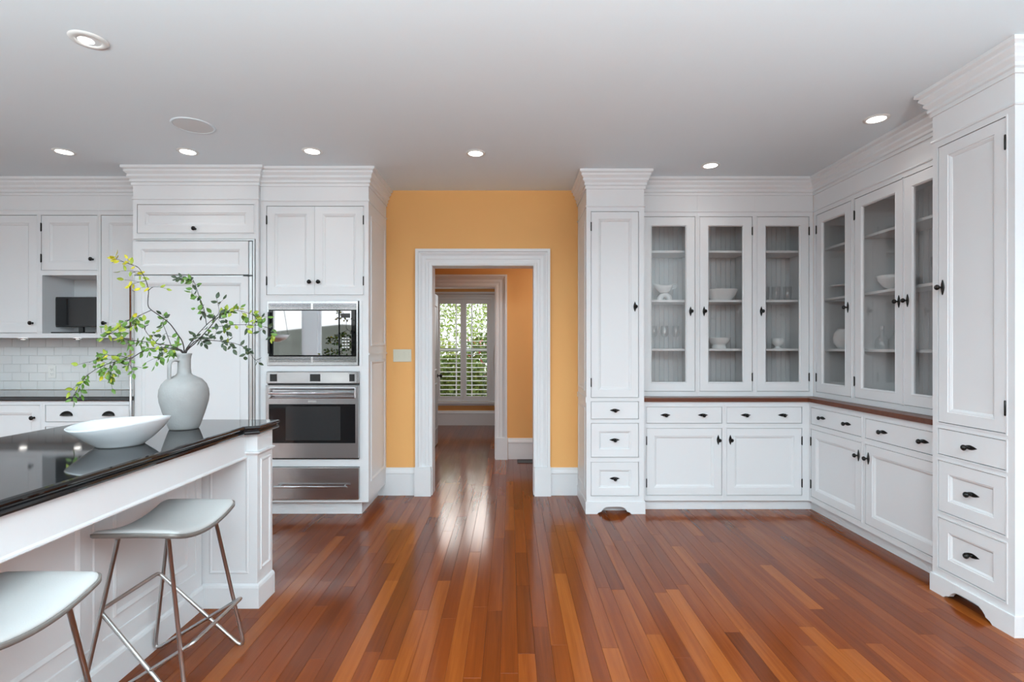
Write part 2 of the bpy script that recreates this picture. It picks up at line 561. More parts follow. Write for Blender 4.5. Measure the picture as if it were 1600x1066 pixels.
# window with plantation shutters in the far room
wx0, wx1, wz0, wz1 = FWIN
w1 = structure(MB().sweep([(wx0, FAR_Y, wz0), (wx0, FAR_Y, wz1), (wx1, FAR_Y, wz1), (wx1, FAR_Y, wz0)], [(a * 0.9, b) for a, b in CASING], (0, -1, 0), side=-1).build('window_1', 'white_paint'))
MB().box(wx0 - 0.14, wx1 + 0.14, FAR_Y - 0.07, FAR_Y + 0.02, wz0 - 0.035, wz0).box(wx0 - 0.11, wx1 + 0.11, FAR_Y - 0.03, FAR_Y, wz0 - 0.07, wz0 - 0.035).build('window_sill', 'white_paint', w1)
fr = MB()
cells(fr, wx0, wx1, wz0, wz1, [(wx0 + 0.035, wx1 - 0.035, wz0 + 0.035, wz1 - 0.035)], FAR_Y + 0.07, FAR_Y + 0.12)
fr.build('window_frame', 'white_paint', w1)
MB().box(wx0 + 0.03, wx1 - 0.03, FAR_Y + 0.085, FAR_Y + 0.115, 1.265, 1.325).build('meeting_rail', 'sash_green', w1)
for xm in (-0.935, -0.665):
    MB().box(xm - 0.01, xm + 0.01, FAR_Y + 0.09, FAR_Y + 0.11, wz0 + 0.03, wz1 - 0.03).build('glazing_bar', 'white_paint', w1)
MB().box(wx0 + 0.03, wx1 - 0.03, FAR_Y + 0.096, FAR_Y + 0.102, wz0 + 0.03, 1.27).build('pane', 'window_glass', w1)
MB().box(wx0 + 0.03, wx1 - 0.03, FAR_Y + 0.096, FAR_Y + 0.102, 1.32, wz1 - 0.03).build('pane', 'window_glass', w1)
lv = MB()
lv.add([(0, -0.036, 0.0), (0, -0.02, 0.005), (0, 0.02, 0.005), (0, 0.036, 0.0), (0, 0.02, -0.005), (0, -0.02, -0.005),
        (0.352, -0.036, 0.0), (0.352, -0.02, 0.005), (0.352, 0.02, 0.005), (0.352, 0.036, 0.0), (0.352, 0.02, -0.005), (0.352, -0.02, -0.005)],
       [(0, 1, 7, 6), (1, 2, 8, 7), (2, 3, 9, 8), (3, 4, 10, 9), (4, 5, 11, 10), (5, 0, 6, 11), (5, 4, 3, 2, 1, 0), (6, 7, 8, 9, 10, 11)])
lvm = lv.mesh('louver')
SY = FAR_Y - 0.012
for xs in (-1.252, -0.799):
    xe = xs + 0.451
    cells(MB(), xs, xe, wz0 + 0.006, wz1 - 0.006, [(xs + 0.05, xe - 0.05, 0.50, 2.086)], SY - 0.016, SY + 0.016).build('shutter_frame', 'white_paint', w1)
    for k in range(21):
        inst('louver', lvm, 'white_paint', w1, (xs + 0.0495, SY, 0.537 + k * 0.0756), rot=(R(4), 0, 0))

# window wall behind the camera
def plain_window(name, x0, x1, y, z0, z1, plane='xz'):
    b = MB()
    fw = 0.06
    cells(b, x0, x1, z0, z1, [(x0 + fw, x1 - fw, z0 + fw, z1 - fw)], y - 0.11, y - 0.05, plane)
    o = structure(b.build(name, 'white_paint'))
    p = MB()
    if plane == 'xz': p.box(x0 + fw - 0.01, x1 - fw + 0.01, y - 0.085, y - 0.079, z0 + fw - 0.01, z1 - fw + 0.01)
    else: p.box(y - 0.085, y - 0.079, x0 + fw - 0.01, x1 - fw + 0.01, z0 + fw - 0.01, z1 - fw + 0.01)
    p.build('pane', 'window_glass', o)
    return o
for k, (a, b) in enumerate(WINS):
    plain_window('window_%d' % (k + 2), a, b, FRONT_Y, 0.75, 2.65)
plain_window('window_7', -0.4, 0.8, LEFT_X, 1.05, 2.35, 'yz')

# outdoors: lawn and low hills beyond the window wall, a garden bed beyond the far window
def terrain():
    rr = random.Random(5)
    b = MB()
    nx, ny = 40, 14
    vs = []; fs = []
    for j in range(ny):
        for i in range(nx):
            x = -220 + 440 * i / (nx - 1); y = -40 - 180 * j / (ny - 1)
            t = j / (ny - 1)
            z = -0.6 + 9.5 * t * t * (0.80 + 0.25 * math.sin(i * 0.33 + 3.4) + 0.12 * math.sin(i * 1.1)) + rr.random() * 0.8 * t
            vs.append((x, y, z))
    for j in range(ny - 1):
        for i in range(nx - 1):
            q = j * nx + i
            fs.append((q, q + 1, q + nx + 1, q + nx))
    b.add(vs, fs, True)
    return b
structure(terrain().build('hills', 'hill'))
structure(MB().box(-220, 220, -41, FRONT_Y - 9.2, -0.9, -0.3).box(-220, LEFT_X - 8.2, FRONT_Y - 9.2, 60, -0.9, -0.3).build('lawn', 'grass'))
structure(MB().box(LEFT_X - 8.2, 30, FRONT_Y - 9.2, FRONT_Y - 0.16, -0.9, -0.2).box(LEFT_X - 8.2, LEFT_X - 0.16, FRONT_Y - 0.16, 20, -0.9, -0.2).build('terrace', 'patio'))
structure(MB().box(LEFT_X - 0.1, 60, FAR_Y + 0.15, 60, -0.9, -0.35).build('garden_ground', 'patio'))
rs = random.Random(3)
def shrub(name, label, cx, cy, z0, rx, ry, rz_, n, m, blossom=0):
    t = thing(name, label, 'shrub', (cx, cy, z0))
    st = MB()
    for k in range(7):
        a = rs.random() * 6.28
        st.tube([(0.05 * math.cos(a), 0.05 * math.sin(a), 0), (0.25 * rx * math.cos(a), 0.25 * ry * math.sin(a), rz_ * 0.5), (0.7 * rx * math.cos(a + 0.4), 0.7 * ry * math.sin(a + 0.4), rz_ * (0.9 + 0.5 * rs.random()))], 0.018, 6, taper=0.006)
    st.build('stem', 'bark', t)
    def cloud(cnt, size):
        b = MB()
        for k in range(cnt):
            while True:
                p = Vector((rs.uniform(-1, 1), rs.uniform(-1, 1), rs.uniform(-1, 1)))
                if 0.35 < p.length < 1: break
            c = Vector((p.x * rx, p.y * ry, rz_ + p.z * rz_))
            u = Vector((rs.gauss(0, 1), rs.gauss(0, 1), rs.gauss(0, 1))).normalized()
            v = u.cross(Vector((rs.gauss(0, 1), rs.gauss(0, 1), rs.gauss(0, 1)))).normalized()
            s = size * (0.7 + 0.6 * rs.random())
            w = u.cross(v) * s * 0.12
            b.add([c - u * s, c + v * s * 0.45 + w, c + u * s, c - v * s * 0.45 + w], [(0, 1, 2, 3)])
        return b
    tag(cloud(n, 0.06).build('foliage', m, t), kind='stuff')
    if blossom: tag(cloud(blossom, 0.06).build('blossom', 'blossom', t), kind='stuff')
shrub('garden_shrub', 'light green garden shrub seen through the left shutter panel', -1.75, 10.9, -0.35, 0.85, 0.5, 0.98, 2600, 'shrub_light')
shrub('flowering_shrub', 'dark green shrub with red blossom seen through the right shutter panel', -0.45, 11.3, -0.35, 0.8, 0.5, 1.02, 2600, 'shrub_leaf', 300)
shrub('low_shrub', 'low dark green shrub outside beneath the shuttered window', -1.05, 10.2, -0.35, 0.8, 0.32, 0.78, 3200, 'shrub_leaf')

shrub('garden_tree', 'pale green tree standing behind the garden shrubs outside the shutters', -1.6, 14.5, -0.35, 1.5, 0.8, 1.9, 5000, 'shrub_light')
# ------------------------------------------------------------------ hardware meshes (shared)
def lozenge_knob_mesh():
    b = MB()
    n = 12; L = 0.042; W = 0.012
    out = []
    for k in range(n + 1):
        t = -1 + 2 * k / n
        out.append((W * (1 - abs(t) ** 1.6) + 0.0006, L * t))
    left = [(-x, z) for x, z in reversed(out)]
    o = out + left
    m = len(o)
    b.add([(x, 0, z) for x, z in o] + [(x * 0.75, -0.004, z * 0.97) for x, z in o],
          [tuple(range(m, 2 * m))] + [(i, (i + 1) % m, m + (i + 1) % m, m + i) for i in range(m)])
    b.lathe([(0.0065, -0.003), (0.0055, -0.010), (0.0055, -0.020), (0.010, -0.023), (0.0145, -0.029), (0.0150, -0.034), (0.0115, -0.040), (0.004, -0.043)], 14, (0, 0, 0), 'y')
    return b.mesh('lozenge_knob')
def knob_mesh():
    return MB().lathe([(0.009, 0), (0.0075, -0.004), (0.006, -0.014), (0.011, -0.018), (0.0165, -0.025), (0.0165, -0.030), (0.011, -0.036), (0.003, -0.038)], 16, (0, 0, 0), 'y').mesh('knob')
def cup_pull_mesh():
    b = MB()
    n, m = 14, 6
    vs = []; fs = []
    for sh in (0, 1):
        k = 1.0 - 0.08 * sh
        for i in range(n + 1):
            a = PI * i / n
            for j in range(m + 1):
                e = (PI / 2) * j / m
                x = 0.048 * k * math.cos(a)
                up = math.sin(a)
                z = 0.036 * k * up * math.cos(e) - 0.002 * 0
                y = -0.026 * k * math.sin(e) * (0.35 + 0.65 * up)
                vs.append((x, y, z - 0.016))
    w = m + 1
    for sh in (0, 1):
        o = sh * (n + 1) * w
        for i in range(n):
            for j in range(m):
                q = o + i * w + j
                fs.append((q, q + 1, q + w + 1, q + w))
    b.add(vs, fs, True)
    b.box(-0.048, 0.048, -0.0025, 0, -0.018, -0.014)
    return b.mesh('cup_pull')
def hinge_mesh(h=0.062):
    b = MB()
    b.lathe([(0.0022, -h / 2 - 0.006), (0.0045, -h / 2 - 0.003), (0.0045, h / 2 + 0.003), (0.0022, h / 2 + 0.006)], 8, (0, -0.004, 0))
    b.box(-0.005, 0.005, -0.002, 0.002, -h / 2, h / 2)
    return b.mesh('hinge')
M_LOZ, M_KNOB, M_CUP, M_HINGE = lozenge_knob_mesh(), knob_mesh(), cup_pull_mesh(), hinge_mesh()

def handle(parent, kind, x, z, horiz=False, y=0.0):
    if kind == 'loz':
        return inst('knob', M_LOZ, 'bronze', parent, (x, y, z), rot=(0, R(90) if horiz else 0, 0))
    if kind == 'knob':
        return inst('knob', M_KNOB, 'bronze', parent, (x, y, z))
    return inst('cup_pull', M_CUP, 'bronze', parent, (x, y, z))

G = 0.003
def door(parent, x0, x1, z0, z1, stile=0.062, glass=False, hinge=None, knob=None, kind='loz', y=0.0, name='door', flat=False, rail=None, hz=0.11):
    """inset door with a moulded recessed panel (or a glass pane); parts: panel/pane, hinges, knob"""
    b = MB()
    w, h = x1 - x0, z1 - z0
    O = (x0, y, z0); N = (0, -1, 0)
    if flat:
        b.rings(O, X, Z, N, w, h, [(0, 0.018), (0, 0.003), (0.003, 0)])
        o = b.build(name, 'white_paint', parent)
    elif glass:
        s = stile
        b.rings(O, X, Z, N, w, h, [(0, 0.020), (0, 0.0015), (0.0015, 0), (s - 0.012, 0), (s - 0.009, -0.002), (s - 0.004, 0.003), (s, 0.008), (s, 0.020)], cap=False)
        b.rings(O, X, Z, N, w, h, [(s, 0.020), (0, 0.020)], cap=False)
        o = b.build(name, 'white_paint', parent)
        MB().box(x0 + s - 0.002, x1 - s + 0.002, y + 0.011, y + 0.015, z0 + s - 0.002, z1 - s + 0.002).build('pane', 'pane_glass', o)
    else:
        s = stile
        b.rings(O, X, Z, N, w, h, [(0, 0.020), (0, 0.0015), (0.0015, 0), (s, 0), (s + 0.003, 0.004), (s + 0.008, 0.004), (s + 0.018, 0.010), (s + 0.021, 0.0135)], cap=False)
        o = b.build(name, 'white_paint', parent)
        q = s + 0.0205
        MB().box(x0 + q, x1 - q, y + 0.013, y + 0.019, z0 + q, z1 - q).build('panel', 'white_paint', o)
    if hinge:
        hx = x0 - G / 2 if hinge == 'L' else x1 + G / 2
        for zz in (z0 + hz, z1 - hz):
            inst('hinge', M_HINGE, 'bronze', o, (hx, y, zz))
    if knob:
        for kx, kz in knob:
            handle(o, kind, kx, kz, False, y)
    return o

def drawer(parent, x0, x1, z0, z1, pulls, kind='loz', frame=0.0, name='drawer'):
    b = MB()
    w, h = x1 - x0, z1 - z0
    if frame:
        b.rings((x0, 0, z0), X, Z, (0, -1, 0), w, h, [(0, 0.020), (0, 0.0015), (0.0015, 0), (frame, 0), (frame + 0.003, 0.004), (frame + 0.007, 0.004), (frame + 0.014, 0.010), (frame + 0.016, 0.012)], cap=True)
        yk = 0.012
    else:
        b.rings((x0, 0, z0), X, Z, (0, -1, 0), w, h, [(0, 0.020), (0, 0.0015), (0.0015, 0)])
        yk = 0.0
    o = b.build(name, 'white_paint', parent)
    for kx, kz in pulls:
        handle(o, kind, kx, kz, True, yk)
    return o

def face_frame(b, x0, x1, z0, z1, op, y0=0.0, y1=0.02, bead=True):
    holes = [(a - G, c + G, d - G, e + G) for (a, c, d, e) in op]
    cells(b, x0, x1, z0, z1, holes, y0, y1)
    if bead:
        for (a, c, d, e) in holes:
            t = 0.007; p = -0.003
            b.box(a - t, a, p, 0.001, d - t, e + t); b.box(c, c + t, p, 0.001, d - t, e + t)
            b.box(a, c, p, 0.001, d - t, d); b.box(a, c, p, 0.001, e, e + t)
    return b

def carcass(b, x0, x1, z0, z1, D, t=0.018, front=0.02):
    b.box(x0, x0 + t, front, D, z0, z1); b.box(x1 - t, x1, front, D, z0, z1)
    b.box(x0 + t, x1 - t, front, D, z0, z0 + t); b.box(x0 + t, x1 - t, front, D, z1 - t, z1)
    b.box(x0 + t, x1 - t, D - 0.01, D, z0 + t, z1 - t)
    return b

def bead_line(parent, path):
    return MB().sweep(path, BEAD, (0, 0, 1)).build('bead_moulding', 'white_paint', parent)
def crown(parent, path):
    return MB().sweep(path, CROWN, (0, 0, 1)).build('crown', 'white_paint', parent)

E = 0.0008      # hairline between neighbouring units
# ------------------------------------------------------------------ tall pantry units (one by the doorway, one at the right)
FZ = 2.494; CZ = CEIL - 0.1475
def pantry(name, label, loc, rz, W, D, hinge, side_panel):
    t = thing(name, label, 'cabinet', loc, rz)
    lx, rx = 0.040, W - 0.046
    op = [(lx, rx, 0.945, 2.450), (lx, rx, 0.770, 0.908), (lx, rx, 0.459, 0.732), (lx, rx, 0.146, 0.418)]
    b = MB()
    face_frame(b, 0, W, 0.098, CZ + 0.002, op)
    carcass(b, 0, W, 0.098, CZ + 0.002, D)
    b.build('body', 'white_paint', t)
    bead_line(t, [(0, D, FZ), (0, 0, FZ), (W, 0, FZ), (W, D if name == 'x' else D - 0.2, FZ)])
    crown(t, [(0, D, CZ), (0, 0, CZ), (W, 0, CZ), (W, D - 0.2, CZ)])
    kx = rx - 0.028 if hinge == 'L' else lx + 0.028
    door(t, lx, rx, 0.945, 2.450, 0.058, hinge=hinge, knob=[(kx, 1.68)], hz=0.12)
    mx = (lx + rx) / 2
    drawer(t, lx, rx, 0.770, 0.908, [(mx, 0.839)])
    drawer(t, lx, rx, 0.459, 0.732, [(mx, 0.597)], frame=0.062)
    drawer(t, lx, rx, 0.146, 0.418, [(mx, 0.283)], frame=0.062)
    # bracket-foot plinth with a scalloped cut-out
    p = MB()
    a0, a1 = 0.085, W - 0.105
    zt = 0.100
    top = [(-0.008, zt), (W + 0.008, zt)]
    cut = [(a0, 0.0), (a0 + 0.012, 0.012), (a0 + 0.035, 0.020), (a0 + 0.040, 0.030), (a0 + 0.055, 0.045), (a0 + 0.075, 0.056), (a0 + 0.10, 0.060),
           (a1 - 0.10, 0.060), (a1 - 0.075, 0.056), (a1 - 0.055, 0.045), (a1 - 0.040, 0.030), (a1 - 0.035, 0.020), (a1 - 0.012, 0.012), (a1, 0.0)]
    bot = [(-0.008, 0.0)] + cut + [(W + 0.008, 0.0)]
    n = len(bot)
    vs = []
    for yy in (-0.010, 0.016):
        vs += [(x, yy, z) for x, z in bot] + [(x, yy, zt - 0.002) for x, z in bot]
    fs = []
    for i in range(n - 1):
        fs.append((i, i + 1, n + i + 1, n + i))
        fs.append((2 * n + i, 3 * n + i, 3 * n + i + 1, 2 * n + i + 1))
        fs.append((i, 2 * n + i, 2 * n + i + 1, i + 1))
        fs.append((n + i, n + i + 1, 3 * n + i + 1, 3 * n + i))
    fs.append((0, n, 3 * n, 2 * n)); fs.append((n - 1, 3 * n - 1, 4 * n - 1, 2 * n - 1))
    p.add(vs, fs)
    p.box(-0.008, 0.012, 0.016, D, 0, 0.098).box(W - 0.012, W + 0.008, 0.016, D - 0.2, 0, 0.098)
    p.build('plinth', 'white_paint', t)
    MB().box(0.02, W - 0.02, 0.09, 0.10, 0, 0.097).build('toe_board', 'white_paint', t)
    sp = MB()
    rg = [(0, -0.001), (0.004, -0.006), (0.012, -0.006), (0.024, -0.001)]
    if side_panel:
        for za, zb in ((0.17, 0.86), (0.99, 2.40)):
            sp.rings((0, D - 0.06, za), -Y, Z, -X, D - 0.12, zb - za, rg)
        sp.box(-0.006, 0.0, 0.0, D, 0.90, 0.945)
    else:
        for za, zb in ((0.17, 0.86), (0.99, 2.40)):
            sp.rings((W, 0.07, za), Y, Z, X, D - 0.13, zb - za, rg)
    sp.build('side_panel', 'white_paint', t)
    return t
pantry('pantry_cabinet', 'tall white pantry cabinet with three drawers standing beside the orange doorway wall', (0.619, 4.232, 0), 0, 0.469 - E, BACK_Y - 4.232 - 0.002, 'L', True)
pantry('pantry_cabinet', 'nearest tall white pantry cabinet at the right edge of the picture', (2.358, 2.911, 0), R(-90), 0.475, RIGHT_X - 2.358 - 0.002, 'R', False)

# ------------------------------------------------------------------ hutch base units, wood counter
def base_unit(label, loc, rz, W, D, op_x, hinge, kn, fillL=0.0, toe_x=None):
    t = thing('base_cabinet', label, 'cabinet', loc, rz, 'white base cabinets under the wooden counter')
    x0, x1 = op_x
    op = [(x0, x1, 0.723, 0.856), (x0, x1, 0.129, 0.679)]
    b = MB()
    face_frame(b, 0, W, 0.082, 0.900, op)
    carcass(b, 0, W, 0.082, 0.900, D)
    b.build('body', 'white_paint', t)
    q = (x1 - x0)
    drawer(t, x0, x1, 0.723, 0.856, [(x0 + q * 0.25, 0.790), (x0 + q * 0.75, 0.790)])
    door(t, x0, x1, 0.129, 0.679, 0.062, hinge=hinge, knob=[((x1 - 0.028) if kn == 'R' else (x0 + 0.028), 0.585)], hz=0.10)
    tx = toe_x or (0, W)
    MB().box(tx[0], tx[1], 0.042, 0.060, 0, 0.081).build('toe_board', 'white_paint', t)
    return t
BY = 4.31; BXr = 2.47
D_b = BACK_Y - BY - 0.002
base_unit('white base cabinet nearest the doorway pantry, door hinged on its left', (1.090, BY, 0), 0, 0.680 - E, D_b, (0.038, 0.658), 'L', 'R')
base_unit('white base cabinet in the back run next to the inside corner', (1.770, BY, 0), 0, 0.7225 - E, D_b, (0.022, 0.639), 'R', 'L', toe_x=(0, 0.741))
D_r = RIGHT_X - BXr - 0.002
base_unit('white base cabinet of the right run beside the inside corner', (BXr, 4.309, 0), R(-90), 0.663 - E, D_r, (0.030, 0.640), 'L', 'R', toe_x=(-0.044, 0.662))
base_unit('white base cabinet of the right run beside the near tall pantry', (BXr, 3.646, 0), R(-90), 0.725 - E, D_r, (0.022, 0.700), 'R', 'L')
ct = MB()
cz0, cz1 = 0.9015, 0.933
cy, cx = BY - 0.02, BXr - 0.02
out = [(1.0905, cy), (cx, cy), (cx, 2.914), (RIGHT_X - 0.003, 2.914), (RIGHT_X - 0.003, BACK_Y - 0.003), (1.0905, BACK_Y - 0.003)]
n = len(out)
def poly_prism(b, out, levels):
    """closed polygon with mitred offsets per level [(offset outward, z)]"""
    n = len(out)
    area = sum(out[i][0] * out[(i + 1) % n][1] - out[(i + 1) % n][0] * out[i][1] for i in range(n))
    sg = 1 if area > 0 else -1
    dirs = []
    for i in range(n):
        p0, p1, p2 = Vector(out[i - 1]), Vector(out[i]), Vector(out[(i + 1) % n])
        d0 = (p1 - p0).normalized(); d1 = (p2 - p1).normalized()
        o0 = Vector((d0.y, -d0.x)) * sg; o1 = Vector((d1.y, -d1.x)) * sg
        m = (o0 + o1).normalized()
        dirs.append(m / max(0.25, m.dot(o0)))
    vs = []; fs = []
    for (o, z) in levels:
        for i in range(n):
            vs.append((out[i][0] + dirs[i].x * o, out[i][1] + dirs[i].y * o, z))
    for k in range(len(levels) - 1):
        for i in range(n):
            j = (i + 1) % n
            fs.append((k * n + i, k * n + j, k * n + n + j, k * n + n + i))
    fs.append(tuple(range(n))[::-1]); fs.append(tuple((len(levels) - 1) * n + i for i in range(n)))
    b.add(vs, fs)
    return b
poly_prism(ct, out, [(0, cz0), (0, cz1 - 0.003), (-0.003, cz1)])
tag(ct.build('wooden_countertop', 'counter_wood'), 'L-shaped reddish brown wooden countertop between the base and glass cabinets', 'countertop')

# ------------------------------------------------------------------ glazed hutch units
UY = 4.42; UXr = 2.57; UZ0 = 0.9345
SHELVES = (1.338, 1.759, 2.183)
def glass_unit(label, loc, rz, W, D, doors, shelf=(0.0, 0.0), crown_x=None, hide_left=False, grp=True):
    t = thing('glass_cabinet', label, 'cabinet', loc, rz, 'white glazed cabinets above the wooden counter')
    z0, z1 = UZ0, CZ + 0.002
    b = MB()
    face_frame(b, 0, W, z0, z1, [(d[0], d[1], 0.978, 2.455) for d in doors])
    b.build('face_frame', 'white_paint', t)
    c = MB()
    c.box(0, 0.016, 0.02, D, z0, z1); c.box(W - 0.016, W, 0.02, D, z0, z1)
    c.box(0.016, W - 0.016, 0.02, D, z0, 0.975); c.box(0.016, W - 0.016, 0.02, D, 2.458, 2.476)
    c.build('carcass', 'cabinet_interior', t)
    bp = MB()
    nb = int((W - 0.034) / 0.042); bw = (W - 0.034) / nb
    for k in range(nb):
        xa = 0.017 + k * bw
        bp.add([(xa, D - 0.004, 0.975), (xa + 0.003, D - 0.010, 0.975), (xa + bw - 0.003, D - 0.010, 0.975), (xa + bw, D - 0.004, 0.975),
                (xa, D - 0.004, 2.458), (xa + 0.003, D - 0.010, 2.458), (xa + bw - 0.003, D - 0.010, 2.458), (xa + bw, D - 0.004, 2.458)],
               [(0, 1, 5, 4), (1, 2, 6, 5), (2, 3, 7, 6)])
    bp.build('beadboard_back', 'cabinet_interior', t)
    for zs in SHELVES:
        MB().cbox(0.017, W - 0.017, 0.07, D - 0.012, zs - 0.020, zs, 0.002).build('shelf', 'white_paint', t)
    for (a, e, hg, kx) in doors:
        door(t, a, e, 0.978, 2.455, 0.078, glass=True, hinge=hg, knob=[(kx, 1.655)], hz=0.12)
    cx0, cx1 = crown_x or (0, W)
    MB().sweep([(cx0, 0, FZ + 0.006), (cx1, 0, FZ + 0.006)], BEAD, (0, 0, 1)).build('bead_moulding', 'white_paint', t)
    crown(t, [(cx0, 0, CZ), (cx1, 0, CZ)])
    return t
D_u = BACK_Y - UY - 0.002
glass_unit('glazed white cabinet holding the gravy boat and three wine glasses', (1.090, UY, 0), 0, 0.497 - E, D_u, [(0.035, 0.4756, 'L', 0.4756 - 0.036)])
glass_unit('glazed white cabinet holding a white serving bowl above a footed bowl', (1.587, UY, 0), 0, 0.485 - E, D_u, [(0.021, 0.463, 'R', 0.021 + 0.036)])
glass_unit('glazed white cabinet with three tumblers next to the corner', (2.072, UY, 0), 0, 0.4975 - E, D_u, [(0.021, 0.459, 'R', 0.021 + 0.036)])
D_ur = RIGHT_X - UXr - 0.002
glass_unit('narrow single-door glazed white cabinet on the right run by the corner', (UXr, 4.419, 0), R(-90), 0.509 - E, D_ur, [(0.046, 0.487, 'L', 0.487 - 0.036)], crown_x=(-0.0, 0.508))
glass_unit('double-door glazed white cabinet on the right run beside the near pantry', (UXr, 3.910, 0), R(-90), 0.994, D_ur, [(0.021, 0.4985, 'L', 0.4985 - 0.036), (0.5015, 0.979, 'R', 0.5015 + 0.036)])

# ------------------------------------------------------------------ oven tower
OY = 4.17; OW = 0.865
t = thing('oven_cabinet', 'tall white oven cabinet with two upper doors to the left of the doorway', 'cabinet', (-1.996, OY, 0))
D_o = BACK_Y - OY - 0.002
FZl = 2.522
op = [(0.052, 0.433, 1.771, 2.478), (0.435, 0.823, 1.771, 2.478)]
holes = [(0.049, 0.826, 1.768, 2.481), (0.058, 0.790, 1.203, 1.723), (0.058, 0.794, 0.460, 1.158), (0.058, 0.794, 0.136, 0.397)]
b = MB()
cells(b, 0, OW, 0.112, CZ + 0.002, holes, 0, 0.02)
for (a, c, d, e) in holes[:1]:
    tt = 0.006
    b.box(a - tt, a, -0.003, 0.001, d - tt, e + tt); b.box(c, c + tt, -0.003, 0.001, d - tt, e + tt)
    b.box(a, c, -0.003, 0.001, d - tt, d); b.box(a, c, -0.003, 0.001, e, e + tt)
carcass(b, 0, OW, 0.112, CZ + 0.002, D_o)
for zz in (0.428, 1.18, 1.745):
    b.box(0.018, OW - 0.018, 0.02, D_o - 0.012, zz - 0.010, zz + 0.010)
b.build('body', 'white_paint', t)
door(t, *op[0], hinge='L', knob=[(0.433 - 0.035, 1.872)], kind='knob', stile=0.062)
door(t, *op[1], hinge='R', knob=[(0.435 + 0.035, 1.872)], kind='knob', stile=0.062)
bead_line(t, [(0, 0, FZl), (OW, 0, FZl), (OW, D_o, FZl)])
crown(t, [(0, 0, CZ), (OW, 0, CZ), (OW, D_o, CZ)])
MB().box(0.0, OW - 0.07, 0.062, 0.08, 0, 0.111).box(OW - 0.088, OW - 0.07, 0.08, D_o, 0, 0.111).build('toe_board', 'white_paint', t)
sp = MB()
rg = [(0, -0.001), (0.005, -0.008), (0.014, -0.008), (0.028, -0.001)]
for za, zb in ((0.26, 1.24), (1.36, 2.42)):
    sp.rings((OW, 0.06, za), Y, Z, X, D_o - 0.12, zb - za, rg)
sp.box(OW, OW + 0.008, 0, D_o, 1.29, 1.305)
sp.build('side_panel', 'white_paint', t)
MB().box(0.797, 0.815, -0.006, 0.001, 1.205, 1.72).build('filler_strip', 'white_paint', t)

# microwave with louvred trim kit
mw = thing('microwave', 'built-in microwave with louvred steel trim and mirrored black door', 'microwave', (-1.937, OY, 0))
MW = 0.724
b = MB()
z0, z1 = 1.206, 1.720
b.box(0, 0.012, -0.012, 0.02, z0, z1).box(MW - 0.012, MW, -0.012, 0.02, z0, z1)
b.box(0.012, MW - 0.012, -0.012, 0.02, z1 - 0.022, z1).box(0.012, MW - 0.012, -0.012, 0.02, z0, z0 + 0.026)
b.build('trim_frame', 'steel', mw)
for zz in (1.690, 1.678, 1.666, 1.655, 1.272, 1.261, 1.249, 1.238):
    MB().cbox(0.012, MW - 0.012, -0.012, 0.004, zz - 0.0032, zz + 0.0032, 0.001).build('louver', 'steel_bright', mw)
MB().box(0.35, 0.366, -0.0125, 0.0, 1.652, 1.699).build('louver_tie', 'steel_bright', mw)
MB().box(0.35, 0.366, -0.0125, 0.0, 1.233, 1.276).build('louver_tie', 'steel_bright', mw)
MB().box(0.013, MW - 0.013, 0.006, 0.30, 1.230, 1.700).build('case', 'black_plastic', mw)
dr = MB().cbox(0.016, 0.578, -0.022, 0.005, 1.280, 1.648, 0.003).build('door', 'black_glass', mw)
MB().cbox(0.056, 0.574, -0.0245, -0.021, 1.288, 1.642, 0.001).build('window', 'mirror_glass', dr)
MB().cbox(0.020, 0.034, -0.05, -0.02, 1.300, 1.630, 0.004).build('handle', 'black_plastic', dr)
cp = MB().cbox(0.580, MW - 0.016, -0.022, 0.005, 1.280, 1.648, 0.003).build('control_panel', 'black_glass', mw)
MB().cbox(0.584, 0.676, -0.0245, -0.021, 1.288, 1.642, 0.001).build('glass_face', 'mirror_glass', cp)
MB().box(0.594, 0.666, -0.0255, -0.024, 1.585, 1.620).build('display', 'screen_black', cp)
bm = MB().cbox(0, 0.016, -0.002, 0.001, 0, 0.010, 0.001).mesh('button')
for r_ in range(4):
    for c_ in range(3):
        inst('button', bm, 'plastic_white', cp, (0.601 + c_ * 0.022, -0.0245, 1.345 + r_ * 0.024))

# wall oven
ov = thing('wall_oven', 'stainless steel wall oven with a black glass door below the microwave', 'oven', (-1.937, OY, 0))
WO = 0.734
MB().box(0.004, WO - 0.004, 0.0, 0.5, 0.466, 1.152).build('case', 'black_plastic', ov)
cp = MB().cbox(0.0, WO, -0.030, -0.001, 1.063, 1.156, 0.004).build('control_panel', 'steel_bright', ov)
MB().box(0.028, 0.708, -0.032, -0.029, 1.076, 1.142).build('panel_face', 'steel_bright', cp)
MB().box(0.032, 0.088, -0.0335, -0.031, 1.080, 1.138).build('touch_pad', 'screen_black', cp)
MB().box(0.350, 0.432, -0.0335, -0.031, 1.080, 1.138).build('display', 'screen_black', cp)
MB().box(0.662, 0.704, -0.0335, -0.031, 1.080, 1.138).build('touch_pad', 'screen_black', cp)
dr = cells(MB(), 0, WO, 0.472, 1.048, [(0.024, 0.710, 0.590, 0.900), (0.024, 0.712, 0.945, 1.032)], -0.034, -0.002).build('door', 'steel', ov)
MB().box(0.020, 0.714, -0.026, -0.012, 0.586, 0.904).build('glass', 'black_glass', dr)
MB().box(0.155, 0.590, -0.0275, -0.0255, 0.612, 0.880).build('window', 'oven_window', dr)
MB().rings((0.024, -0.034, 0.945), X, Z, (0, -1, 0), 0.688, 0.087, [(0, -0.002), (0.006, -0.004), (0.012, 0.003), (0.020, 0.022)]).build('handle_recess', 'steel_bright', dr)
b = MB().tube([(0.030, -0.044, 0.987), (0.706, -0.044, 0.987)], 0.010, 12)
b.box(0.034, 0.050, -0.044, -0.015, 0.979, 0.995).box(0.686, 0.702, -0.044, -0.015, 0.979, 0.995)
